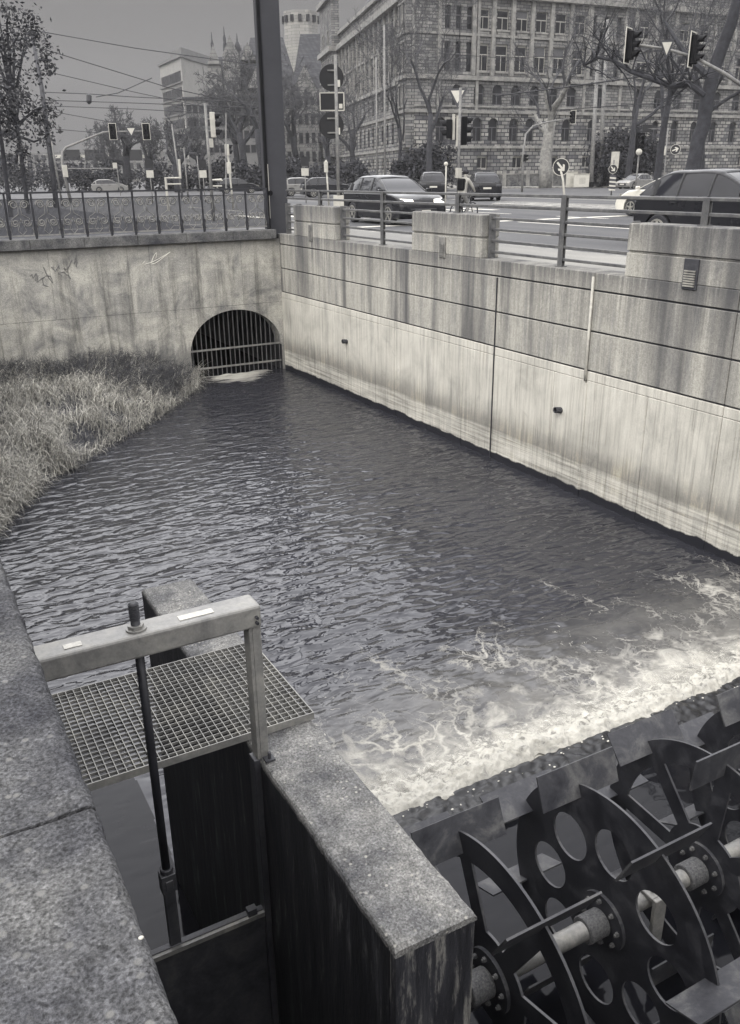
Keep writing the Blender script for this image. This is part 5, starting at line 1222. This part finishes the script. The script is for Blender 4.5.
blkm = MB(); blkm.add([p+V((0, 0, z)) for z in (Z0, 31.3) for p in [FR.p(.7, 0, -.55)+dw*.3, FR.p(LF-.1, 0, -.55), FR.p(LF, 0, -18)+dw*10, WG.p(LW-.1, 0, -.6)+du*18, WG.p(LW-.1, 0, -.6)]], [(i, (i+1) % 5, 5+(i+1) % 5, 5+i) for i in range(5)])
blkm.build('interior_mass', 'joint', bd, fix=True)

# garden wall / clipped hedge in front
h0, h1 = onground(493, 106), onground(612, 104)
gw = thing('garden_wall', ((h0.x+h1.x)/2, (h0.y+h1.y)/2, STREET), 'low dark garden wall with pale posts in front of the sandstone building', 'wall')
hd = (h1-h0).normalized(); nn = V((hd.y, -hd.x, 0)); L = (h1-h0).length
MB().obox((h0+h1)/2+V((0, 0, .75)), hd*(L/2), nn*.2, V((0, 0, .75))).build('body', 'coping', gw)
MB().obox((h0+h1)/2+V((0, 0, 1.56)), hd*(L/2+.1), nn*.3, V((0, 0, .07))).build('coping', 'trimstone', gw)
for k in range(11):
    p = h0+hd*(L*k/10); MB().obox(p+V((0, 0, 1.0)), hd*.22, nn*.3, V((0, 0, 1.0))).build('pillar', 'trimstone' if k % 2 else 'coping', gw)

# town hall block far left behind the trees
d0 = 205
th = thing('town_hall', onground(262, d0), 'grey town hall with gables, steep slate roofs and a pale tower behind', 'town hall')
def tri_prism(mb, a, b, z0, z1, dep, back):
    mid = (a+b)/2; mb.add([V((a.x, a.y, z0)), V((b.x, b.y, z0)), V((mid.x, mid.y, z1)), V((a.x, a.y, z0))+back*dep, V((b.x, b.y, z0))+back*dep, V((mid.x, mid.y, z1))+back*dep], [(0, 1, 2), (3, 5, 4), (0, 2, 5, 3), (1, 4, 5, 2), (0, 3, 4, 1)])
def G(px, d, z=STREET): return onground(px, d, z)
bk = V((G(262, 210).x-G(262, 205).x, G(262, 210).y-G(262, 205).y, 0)).normalized()
def zat(px, py, d): return at(px, py, d).z
def mass(mb, x0, x1, ztop, d, dep, zbot=STREET):
    a, b = G(x0, d), G(x1, d); A = [V((a.x, a.y, 0)), V((b.x, b.y, 0)), V((b.x, b.y, 0))+bk*dep, V((a.x, a.y, 0))+bk*dep]
    mb.add([p+V((0, 0, zbot)) for p in A]+[p+V((0, 0, ztop)) for p in A], [(0,3,2,1),(4,5,6,7),(0,1,5,4),(1,2,6,5),(2,3,7,6),(3,0,4,7)])
wl_ = MB(); mass(wl_, 214, 342, zat(262, 92, d0), d0, 30)
mass(wl_, 215, 228, zat(215, 70, d0), d0-2, 8); mass(wl_, 230, 246, zat(236, 62, d0), d0-3, 8); mass(wl_, 296, 320, zat(300, 95, d0), d0-3, 8)
for x0, x1, zb, zt in ((215, 228, 70, 52), (230, 246, 62, 44), (247, 262, 66, 50), (252, 283, 92, 60), (296, 320, 95, 70)):
    g = G(x0, d0-2.5), G(x1, d0-2.5); tri_prism(wl_, g[0], g[1], zat(x0, zb, d0), zat(x0, zt, d0), 8, bk)
wl_.build('wall', 'hallstone', th)
rf = MB()
for x0, x1, zb, zt, dd in ((214, 262, 92, 58, d0), (245, 302, 92, 38, d0+3), (296, 345, 92, 36, d0+1)):
    a, b = G(x0, dd), G(x1, dd); z0_, z1_ = zat(x0, zb, d0), zat(x0, zt, d0); e = (b-a)
    rf.add([V((a.x, a.y, z0_)), V((b.x, b.y, z0_)), V((b.x, b.y, z0_))+bk*16, V((a.x, a.y, z0_))+bk*16, V((a.x, a.y, z1_))+e*.22+bk*8, V((a.x, a.y, z1_))+e*.78+bk*8], [(0, 1, 5, 4), (1, 2, 5), (2, 3, 4, 5), (3, 0, 4)])
rf.build('roof', 'slate', th)
for row_, (za, zb) in enumerate(((100, 108), (116, 126), (134, 144), (152, 162))):
    for k in range(20):
        x = 217+6.1*k; a = G(x, d0-.1 if not 296 < x < 321 else d0-3.1); w_ = V((cr0.x, cr0.y, 0))*.42
        MB().obox(V((a.x, a.y, (zat(x, za, d0)+zat(x, zb, d0))/2)), w_, bk*.06, V((0, 0, abs(zat(x, za, d0)-zat(x, zb, d0))/2))).build('window', 'winglass', th)
for x, y0_, y1_ in ((245, 58, 48), (233, 52, 47), (221, 57, 53)):
    a = G(x, d0+1); z = zat(x, y0_, d0); MB().tube([V((a.x, a.y, z-1)), V((a.x, a.y, z)), V((a.x, a.y, z+.8)), V((a.x, a.y, z+1.6)), V((a.x, a.y, z+2.4)), V((a.x, a.y, z+4))], [.5, .5, .75, .6, .2, .05] if x == 245 else [.5, .45, .3, .35, .15, .05], 10).build('turret', 'slate', th)
tw = MB(); d2 = 235; a = G(306, d2); wz = 4.6
for s in [0]:
    mb = MB(); mb.tube([V((a.x, a.y, 20)), V((a.x, a.y, zat(309, 22, d2)))], [wz, wz], 8).build('tower', 'tower', th)
    MB().tube([V((a.x, a.y, zat(309, 8, d2))), V((a.x, a.y, zat(309, 4, d2))), V((a.x, a.y, zat(309, -12, d2))), V((a.x, a.y, zat(309, -40, d2)))], [wz*1.12, wz*1.12, wz*.7, .3], 8).build('tower_roof', 'slate', th)
    for k in range(14):
        an = 2*pi*k/14+.2; MB().obox(V((a.x+cos(an)*wz*.97, a.y+sin(an)*wz*.97, zat(309, 29, d2))), V((-sin(an), cos(an), 0))*.42, V((cos(an), sin(an), 0))*.35, V((0, 0, .75))).build('tower_window', 'winglass', th)

# modern slab block
mo = thing('office_block', onground(192, 260), 'pale modern slab block with dark horizontal window bands', 'building')
a, m_, b = onground(169, 275), onground(190, 255), onground(246, 300)
zt = at(190, 62, 255).z
ex = (m_-a); ey = (b-m_)
MB().add([a, m_, b, b+(a-m_), ]+[V((p.x, p.y, zt)) for p in (a, m_, b, b+(a-m_))], [(4, 5, 6, 7), (0, 1, 5, 4), (1, 2, 6, 5), (2, 3, 7, 6), (3, 0, 4, 7)]).build('wall', 'modern', mo)
n_ = V((ex.y, -ex.x, 0)).normalized()
MB().add([V((p.x, p.y, z)) for z in (zt+.01, zt+2.6) for p in (a.lerp(m_, .5)+ey*.02, m_+(a-m_)*.02+ey*.02, b.lerp(m_, .02), b+(a-m_)*.5)], [(0, 3, 2, 1), (4, 5, 6, 7), (0, 1, 5, 4), (1, 2, 6, 5), (2, 3, 7, 6), (3, 0, 4, 7)]).build('roof_storey', 'modern2', mo)
MB().obox((a+m_+b+b+(a-m_))/4*1.0+V((0, 0, zt-((a+m_+b+b+(a-m_))/4).z+.25)), ex*.53, ey*.52, V((0, 0, .35))).build('roof_slab', 'modern2', mo)
for k in range(9):
    z = zt-4.6-k*4.1
    if z < 6: break
    mbw = MB(); c = (a+m_)/2; mbw.obox(V((c.x, c.y, z))+n_*.05, ex*.44, n_*.12, V((0, 0, 1.25))); bw_ = mbw.build('window_band', 'winglass', mo)
    for q in range(3): c2 = a.lerp(m_, .25+.25*q); MB().obox(V((c2.x, c2.y, z))+n_*.2, ex*.003, n_*.06, V((0, 0, 1.24))).build('mullion', 'frame_d', bw_)
    MB().obox(V((c.x, c.y, z-1.7))+n_*.3, ex*.5, n_*.35, V((0, 0, .18))).build('ledge', 'modern2', mo)
# lower terrace of houses below and behind the trees
lb = thing('low_building', onground(215, 185), 'low pale building with a flat dark roof edge in front of the town hall', 'building')
mb = MB(); mass(mb, 190, 262, at(220, 101, 185).z, 185, 12); mb.build('wall', 'modern2', lb)
mb = MB(); mass(mb, 188, 264, at(220, 99, 185).z, 184.5, 13, at(220, 101, 185).z+.003); mb.build('roof', 'slate', lb)
mb = MB()
for za in (108, 120, 132, 146):
    for k in range(11):
        x = 194+6.1*k; g = G(x, 184.95); MB().obox(V((g.x, g.y, at(x, za+3, 185).z)), V((cr0.x, cr0.y, 0))*.5, bk*.06, V((0, 0, .75))).build('window', 'winglass', lb)
fb = thing('apartment_row', onground(60, 330), 'long grey row of houses far behind the sign gantry', 'building')
mb = MB(); mass(mb, -60, 165, at(100, 152, 330).z, 330, 25); mb.build('wall', 'hallstone', fb)
for k in range(30):
    for za in (158, 166, 174): x = -55+7.2*k; g = G(x, 329.9); MB().obox(V((g.x, g.y, at(x, za, 330).z)), V((cr0.x, cr0.y, 0))*.8, bk*.1, V((0, 0, 1.0))).build('window', 'winglass', fb)
rb = thing('corner_building', onground(830, 150), 'sandstone building beyond the right picture edge', 'building') if False else None

# ================================================================== TREES
def branchy(seed, height, r0, spread=.9, levels=5, up=.35, split=(2, 3), first=.32, lean=(0, 0), fine=1.0, weep=0.0, rmin=.006):
    R = random.Random(seed); trunk, crown = MB(), MB(); H0 = height; r0 = r0*1.0
    def grow(p, d, L, r, lev):
        n = 4 if lev < 3 else 3; pts = [p]; q = p; dd = d.copy()
        for k in range(n):
            j = .10 if lev == 0 else .22
            dd = (dd+V((R.gauss(0, j), R.gauss(0, j), R.gauss(0, j)+(up*.12 if lev < 3 else -weep*.3)))).normalized(); q = q+dd*(L/n); pts.append(q)
        r1 = r*(.72 if lev == 0 else .55); rs = [max(rmin, r+(r1-r)*k/n) for k in range(n+1)]
        (trunk if lev < 2 else crown).tube(pts, rs, 10 if lev == 0 else (6 if lev < 2 else (4 if lev == 2 else 3)), lev == 0)
        if lev >= levels: return
        kids = R.randint(*split)+(1 if lev == 0 else 0)
        for k in range(kids):
            a = 2*pi*(k+R.random()*.7)/kids; t = R.uniform(.55, 1.0) if lev else R.uniform(.8, 1.0)
            base = pts[min(n, max(1, int(round(t*n))))]
            s = spread*R.uniform(.45, 1.0); o = dd.orthogonal().normalized(); o.rotate(Matrix.Rotation(a, 3, dd))
            nd = (dd*cos(s)+o*sin(s)+V((0, 0, up*.5-weep*(lev > 1)*.5))).normalized(); grow(base, nd, L*R.uniform(.58, .84)*(1.0 if lev else .9), r1*R.uniform(.6, .85), lev+1)
        # side shoots
        if lev >= 1:
            for k in range(int(3*fine)):
                i = R.randint(1, n); o = V((R.gauss(0, 1), R.gauss(0, 1), R.gauss(.3-weep, 1))).normalized(); b = pts[i]; l = L*R.uniform(.25, .5)
                crown.tube([b, b+(dd*.4+o*.6)*l*.5, b+(dd*.4+o*.6+V((0, 0, up*.3-weep*.8)))*l], [max(rmin*.8, r1*.42), max(rmin*.7, r1*.3), rmin*.4], 3, False)
    grow(V((0, 0, 0)), V((lean[0], lean[1], 1)).normalized(), height*first, r0, 0)
    zs = sorted(p.z for p in crown.v); k_ = H0/zs[int(len(zs)*.99)]
    for m_ in (trunk, crown): m_.v = [V((p.x*(.4+.6*k_), p.y*(.4+.6*k_), p.z*k_)) for p in m_.v]
    return trunk, crown
def tree(px, d, height, seed, label, mat='bark', group='bare trees along the street', z=STREET, twig='twig', **k):
    b = onground(px, d, z); t = thing('bare_tree', b, label, 'tree', group)
    tr, cw = branchy(seed, height, k.pop('r0', height*.018), rmin=max(.006, d*.00012), **k)
    tr.build('trunk', mat, t, local=True, smooth=True); cw.build('crown', twig, t, local=True); return t
tree(546, 92, 17, 4, 'pale stout trunked bare tree beside the utility cabinets', 'barkpale', r0=.5, first=.24, spread=.85, levels=6, z=3.78, twig='twig')
tree(431, 88, 19, 8, 'tall bare tree with fine upright twigs before the building corner', 'bark', r0=.32, first=.34, spread=.6, levels=7, split=(2, 3), fine=1.4)
tree(400, 98, 17, 15, 'slender bare tree between the suv and the building wing', 'bark', r0=.22, first=.34, spread=.6, levels=7, fine=1.3)
tree(657, 48, 15, 26, 'dark bare tree with long low limbs reaching left, right edge', 'bark', r0=.20, first=.30, spread=.9, levels=7, fine=1.2)
tree(628, 92, 18, 31, 'bare tree tangled before the right end of the facade', 'bark', r0=.28, first=.32, spread=.8, levels=7, fine=1.4)
tree(700, 75, 18, 37, 'bare tree behind the signal mast at the right edge', 'bark', r0=.28, first=.3, spread=.9, levels=7, fine=1.3)
# thick leaning trunk at the right edge
b = onground(688, 31, PAVE); t = thing('leaning_tree', b, 'thick dark leaning trunk rising behind the dark hatchback', 'tree'); tp = at(716, 62, 31); e = tp-b
R = random.Random(77); mb = MB(); pts = [b+e*(k/10)+V((R.gauss(0, .03), R.gauss(0, .03), 0)) for k in range(11)]; pts += [tp+V((.3, -.2, 1.2)), tp+V((.5, -.4, 3.2))]
mb.tube(pts, [.34, .30]+[.27-.005*k for k in range(9)]+[.2, .15], 14).build('trunk', 'bark', t, smooth=True)
mb = MB(); cpts = [at(706, 96, 31), at(690, 84, 31.5), at(672, 86, 32), at(655, 80, 32.5), at(632, 72, 33), at(612, 60, 33.5), at(596, 57, 34), at(584, 66, 34.5)]
mb.tube(cpts, [.13, .12, .11, .10, .085, .07, .055, .03], 8)
for i, p in enumerate(cpts[1:]):
    for k in range(5):
        d_ = V((R.gauss(0, .5), R.gauss(0, .5), R.gauss(.5, .5))).normalized(); L_ = R.uniform(.8, 2.2); q = p+d_*L_; mb.tube([p, p+d_*L_*.5+V((0, 0, .1)), q], [.04, .025, .008], 4, False)
        for m__ in range(4): dd = (d_+V((R.gauss(0, .5), R.gauss(0, .5), R.gauss(.1, .5)))).normalized(); s_ = p.lerp(q, R.uniform(.3, .9)); mb.tube([s_, s_+dd*.5, s_+dd*1.0+V((0, 0, -.08))], [.018, .012, .005], 3, False)
mb.tube([at(712, 80, 31), at(690, 60, 31.3), at(676, 40, 31.6), at(664, 20, 32)], [.14, .11, .08, .04], 6)
mb.build('limb', 'bark', t)
# left hand background trees
tree(126, 115, 10, 41, 'rounded bare tree behind the middle of the sign gantry', 'bark', r0=.35, first=.18, spread=.95, levels=6, split=(3, 3), fine=1.5)
tree(148, 122, 9, 43, 'rounded bare tree in front of the modern slab block', 'bark', r0=.35, first=.18, spread=.9, levels=6, split=(3, 3), fine=1.5)
tree(108, 130, 9, 47, 'lower bare tree left of the rounded pair beyond the gantry', 'bark', r0=.28, first=.18, spread=.95, levels=6, split=(3, 3), fine=1.4)
tree(200, 108, 8.5, 51, 'fine twigged bare tree right behind the close signal pole', 'bark', r0=.3, first=.2, spread=.8, levels=7, split=(2, 3), fine=1.6, weep=.2)
tree(178, 100, 8, 52, 'broad bare tree below the modern slab block', 'bark', r0=.3, first=.18, spread=.9, levels=7, split=(2, 3), fine=1.6)
tree(262, 104, 15, 54, 'bare tree half hidden behind the dark tram mast', 'bark', r0=.3, first=.2, spread=.75, levels=7, split=(2, 3), fine=1.6, weep=.2)
tree(325, 104, 12, 55, 'bare tree directly behind the round sign post', 'bark', r0=.3, first=.2, spread=.75, levels=6, split=(2, 3), fine=1.6, weep=.2)
tree(240, 118, 13.5, 53, 'tall veil-like bare tree left before the town hall gables', 'bark', r0=.32, first=.22, spread=.75, levels=6, split=(3, 3), fine=1.6, weep=.25)
tree(246, 112, 15.5, 59, 'tall drooping bare tree just left of the dark tram mast', 'bark', r0=.32, first=.22, spread=.75, levels=6, split=(3, 3), fine=1.6, weep=.3)
tree(300, 118, 15, 61, 'tall bare tree right of the dark tram mast, before the steep roof', 'bark', r0=.32, first=.22, spread=.75, levels=6, split=(3, 3), fine=1.5, weep=.2)
tree(352, 112, 14, 67, 'bare tree right of the round sign post, before the wing', 'bark', r0=.26, first=.22, spread=.8, levels=6, split=(2, 3), fine=1.4)
def leafy(loc, h, rad, seed, label, mat, n, size, name='leafy_tree', cat='tree', trunk=True, z0=.3, squash=1.0, group=None, sizes=None):
    t = thing(name, loc, label, cat, group); R = random.Random(seed); mb = MB(); tr = MB()
    cl = []
    for i in range(max(10, n//90)):
        while True:
            p = V((R.uniform(-1, 1), R.uniform(-1, 1), R.uniform(-1, 1)))
            if .25 < p.length < 1: break
        cl.append((V((p.x*rad, p.y*rad, h*(z0+1)/2+p.z*h*(1-z0)/2*squash)), R.uniform(.16, .30)*rad))
    for i in range(n):
        c, s = cl[R.randrange(len(cl))]; d = V((R.gauss(0, .5), R.gauss(0, .5), R.gauss(0, .5))); p = c+d*s*1.25; l = size*R.uniform(.6, 1.4)
        a = V((R.gauss(0, 1), R.gauss(0, 1), R.gauss(-.4, .7))).normalized(); b = a.orthogonal().normalized(); b.rotate(Matrix.Rotation(R.uniform(0, 6.28), 3, a))
        mb.add([p, p+a*l*.5+b*l*.26, p+a*l, p+a*l*.5-b*l*.26], [(0, 1, 2, 3)])
    mb.build('crown', mat, t, local=True)
    if trunk:
        tr.tube([(0, 0, 0), (.1, .05, h*.3), (.05, 0, h*.6), (0, .1, h*.85)], [.011*h, .009*h, .007*h, .003*h], 10)
        for c, s in cl[::2]: tr.tube([(.05, 0, h*.35+.3*(c.z-h*.35)), c*.6+V((0, 0, c.z*.35)), c], [.008*h, .005*h, .002*h], 5, False)
        tr.build('trunk', 'bark', t, local=True)
    return t
g = onground(22, 44); leafy(g, 10.6, 2.1, 3, 'leafy dark tree at the far left edge, with thin ragged crown', 'leaf', 3400, .19, z0=.22)
g = onground(4, 40); leafy(g, 10.5, 2.0, 4, 'second leafy tree cut by the left picture edge', 'leaf', 2600, .19, z0=.2)
for (px, d, h, r_, s, lab) in ((616, 98, 6.4, 3.2, 5, 'dense dark evergreen bush, tallest of the group behind the pale sedan'), (634, 99, 5.6, 2.9, 6, 'dense dark evergreen bush directly above the pale sedan'), (605, 100, 4.0, 1.8, 7, 'small dark evergreen bush touching the pair of tall masts')):
    leafy(onground(px, d), h, r_, s, lab, 'leafd', 6500, .38, 'evergreen_bush', 'bush', False, .03, 1.05, 'evergreen bushes before the building')
for (px, d, h, r_, s, lab) in ((432, 92, 4.6, 2.6, 8, 'dark evergreen bush above the car left of the cyclist'), (410, 94, 3.6, 2.0, 9, 'dark evergreen bush above the compact suv bonnet')):
    leafy(onground(px, d), h, r_, s, lab, 'leafd', 4200, .38, 'evergreen_bush', 'bush', False, .03, 1.05, 'evergreen bushes before the building')
for (px, d, h, r_, s, lab) in ((8, 112, 4.2, 5, 19, 'low dark shrub mass at the far left behind the leafy trees'), (40, 116, 4.2, 4.5, 20, 'low dark shrub mass behind the tall lamp post at far left'), (80, 118, 3.4, 3.6, 12, 'low dark shrub mass under the left half of the sign gantry'), (120, 116, 3.2, 3.6, 13, 'low dark shrub mass under the right half of the sign gantry'), (168, 110, 3.2, 3.2, 14, 'low dark shrub left of the close signal pole'), (215, 108, 3.2, 3.2, 15, 'low dark shrub behind the close signal pole'), (248, 104, 3.0, 2.6, 16, 'low dark shrub left of the dark tram mast'), (300, 100, 3.2, 3, 17, 'low dark shrub right of the dark tram mast'), (350, 100, 3, 3, 18, 'low dark shrub beyond the round sign post')):
    leafy(onground(px, d), h, r_, s, lab, 'leafd', 2200, .42, 'shrub', 'bush', False, .03, 1.05, 'low shrubs beyond the crossing')
# weeds on the pavement edge behind the railing
for (y, x) in ((13.1, 10.75), (12.6, 10.8)):
    pass

# ================================================================== OVERHEAD WIRES
def wire(pts, d, r, lab, beads=False):
    P_ = [at(x, y, d) for x, y in pts]; t = MB().tube(P_, r, 4, False).build('overhead_wire', 'wire'); tag(t, lab, 'wire', 'overhead tram wires')
    if beads:
        for (a_, b_) in zip(P_, P_[1:]):
            for k in range(4): MB().ball(a_.lerp(b_, (k+.5)/4), r*2.2, 6, 4).build('insulator', 'wire', t)
    return t
W_ = [([(-20, 22), (32, 30), (134, 48), (262, 66)], 60, 'topmost wire crossing the open sky at left'), ([(-20, 34), (40, 48), (134, 77), (170, 88), (262, 108)], 58, 'second wire falling right across the left sky'),
      ([(40, 70), (134, 92), (200, 106), (262, 118)], 70, 'third wire falling right across the left sky'), ([(40, 92), (90, 94), (134, 97), (262, 103)], 64, 'nearly level wire at the height of the hanging insulator'),
      ([(40, 100), (134, 103), (262, 108)], 68, 'level wire just below the hanging insulator'), ([(50, 106), (134, 109), (262, 116)], 72, 'lower level wire above the far signal arm'), ([(55, 112), (110, 122), (134, 127), (200, 138)], 75, 'wire falling right to the far signal arm'), ([(55, 129), (110, 134), (190, 141)], 80, 'lowest wire beside the far signal arm')]
for pts, d, lab in W_: wire(pts, d, .028, lab)
wire([(96, 97), (118, 93), (134, 86), (152, 78)], 64, .03, 'wire rising right to the small clamp in the left sky')
t = MB().tube([at(89, 94, 63.5), at(89, 96, 63.5), at(89, 102, 63.5), at(89, 104, 63.5)], [.06, .2, .2, .06], 8).build('hanging_insulator', 'wire'); tag(t, 'dark bottle shaped insulator hanging from the level wire', 'insulator')
wire([(495, 96), (560, 88), (645, 76), (700, 72)], 45, .035, 'beaded dark cable sloping up across the stone facade', True)
wire([(400, 50), (500, 58), (600, 55)], 70, .02, 'thin wire crossing in front of the upper facade windows'); wire([(560, 110), (640, 104), (740, 102)], 60, .03, 'level wire behind the right hand tree')

# ================================================================== LIGHT
wd = bpy.data.worlds.new('World'); SC.world = wd; wd.use_nodes = True; nt = wd.node_tree
bgn = nt.nodes['Background']; SUN_EL, SUN_AZ = radians(40), radians(-122)      # azimuth from +Y towards +X
sky = nt.nodes.new('ShaderNodeTexSky'); sky.sky_type = 'NISHITA'; sky.sun_disc = False; sky.sun_elevation = SUN_EL; sky.sun_rotation = SUN_AZ; sky.dust_density = 4.0
HAZE = 0.0003
if HAZE:
    hm_, hn, hb_ = newmat('haze'); hn.nodes.remove(hb_); pv = hn.nodes.new('ShaderNodeVolumePrincipled'); pv.inputs['Color'].default_value = (.93, .93, .95, 1); pv.inputs['Density'].default_value = HAZE
    hn.links.new(pv.outputs[0], hn.nodes['Material Output'].inputs['Volume'])
    tag(MB().box(-420, 420, -80, 520, -4, 60).build('haze', hm_), 'pale winter haze filling the air over street and canal', 'haze', kind='stuff')
bwn = nt.nodes.new('ShaderNodeRGBToBW'); nt.links.new(sky.outputs[0], bwn.inputs[0])
tc = nt.nodes.new('ShaderNodeTexCoord'); sx = nt.nodes.new('ShaderNodeSeparateXYZ'); nt.links.new(tc.outputs['Generated'], sx.inputs[0])
cl = noise(nt, coords(nt, (1, 1, 2.2), 'Generated'), 1.3, 6, .6, .3)
zc = math_(nt, 'ADD', sx.outputs[2], math_(nt, 'MULTIPLY', math_(nt, 'SUBTRACT', cl, .5), .05))
over = ramp(nt, zc, [(0.0, (1.85, 1.8, 1.8, 1)), (0.17, (2.1, 2.04, 2.04, 1)), (0.205, (7.0, 6.95, 7.0, 1)), (0.27, (18, 18, 18.2, 1)), (0.42, (20, 20, 20.4, 1)), (1.0, (18, 18, 18.4, 1))])
x = nt.nodes.new('ShaderNodeMix'); x.data_type = 'RGBA'; x.inputs[0].default_value = .08
dt = nt.nodes.new('ShaderNodeVectorMath'); dt.operation = 'DOT_PRODUCT'; nt.links.new(tc.outputs['Generated'], dt.inputs[0]); dt.inputs[1].default_value = (sin(SUN_AZ)*cos(SUN_EL), cos(SUN_AZ)*cos(SUN_EL), sin(SUN_EL))
lobe = ramp(nt, dt.outputs['Value'], [(0.1, grey(1.0)), (1.0, (1.7, 1.66, 1.58, 1))])      # the overcast is brighter round the hidden sun
over = mix(nt, over, lobe, 1.0, 'MULTIPLY')
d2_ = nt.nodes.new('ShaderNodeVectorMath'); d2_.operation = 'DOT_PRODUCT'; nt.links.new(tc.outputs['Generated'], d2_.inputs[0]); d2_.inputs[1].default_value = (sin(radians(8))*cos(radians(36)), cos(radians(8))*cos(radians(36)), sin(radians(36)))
thin = ramp(nt, d2_.outputs['Value'], [(0.72, grey(1.0)), (1.0, grey(2.2))])             # brighter sky patch added to the north to lift the water reflections
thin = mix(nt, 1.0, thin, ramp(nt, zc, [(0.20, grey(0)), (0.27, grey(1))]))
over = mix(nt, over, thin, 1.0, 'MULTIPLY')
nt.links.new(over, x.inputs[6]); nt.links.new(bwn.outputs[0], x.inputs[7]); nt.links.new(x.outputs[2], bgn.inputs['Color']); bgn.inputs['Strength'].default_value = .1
sl_ = bpy.data.lights.new('sun', 'SUN'); sl_.energy = 1.4; sl_.angle = radians(20); sl_.color = (1, .965, .90); so_ = bpy.data.objects.new('sun', sl_); COL.objects.link(so_)
sd = V((sin(SUN_AZ)*cos(SUN_EL), cos(SUN_AZ)*cos(SUN_EL), sin(SUN_EL))); so_.rotation_euler = sd.to_track_quat('Z', 'Y').to_euler()
SC.view_settings.view_transform = 'Standard'; SC.view_settings.look = 'None'; SC.view_settings.exposure = 0.0; SC.view_settings.gamma = 1.0; SC.view_settings.use_curve_mapping = False
SC.cycles.max_bounces = 6; SC.cycles.use_denoising = True; SC.cycles.caustics_reflective = False; SC.cycles.caustics_refractive = False
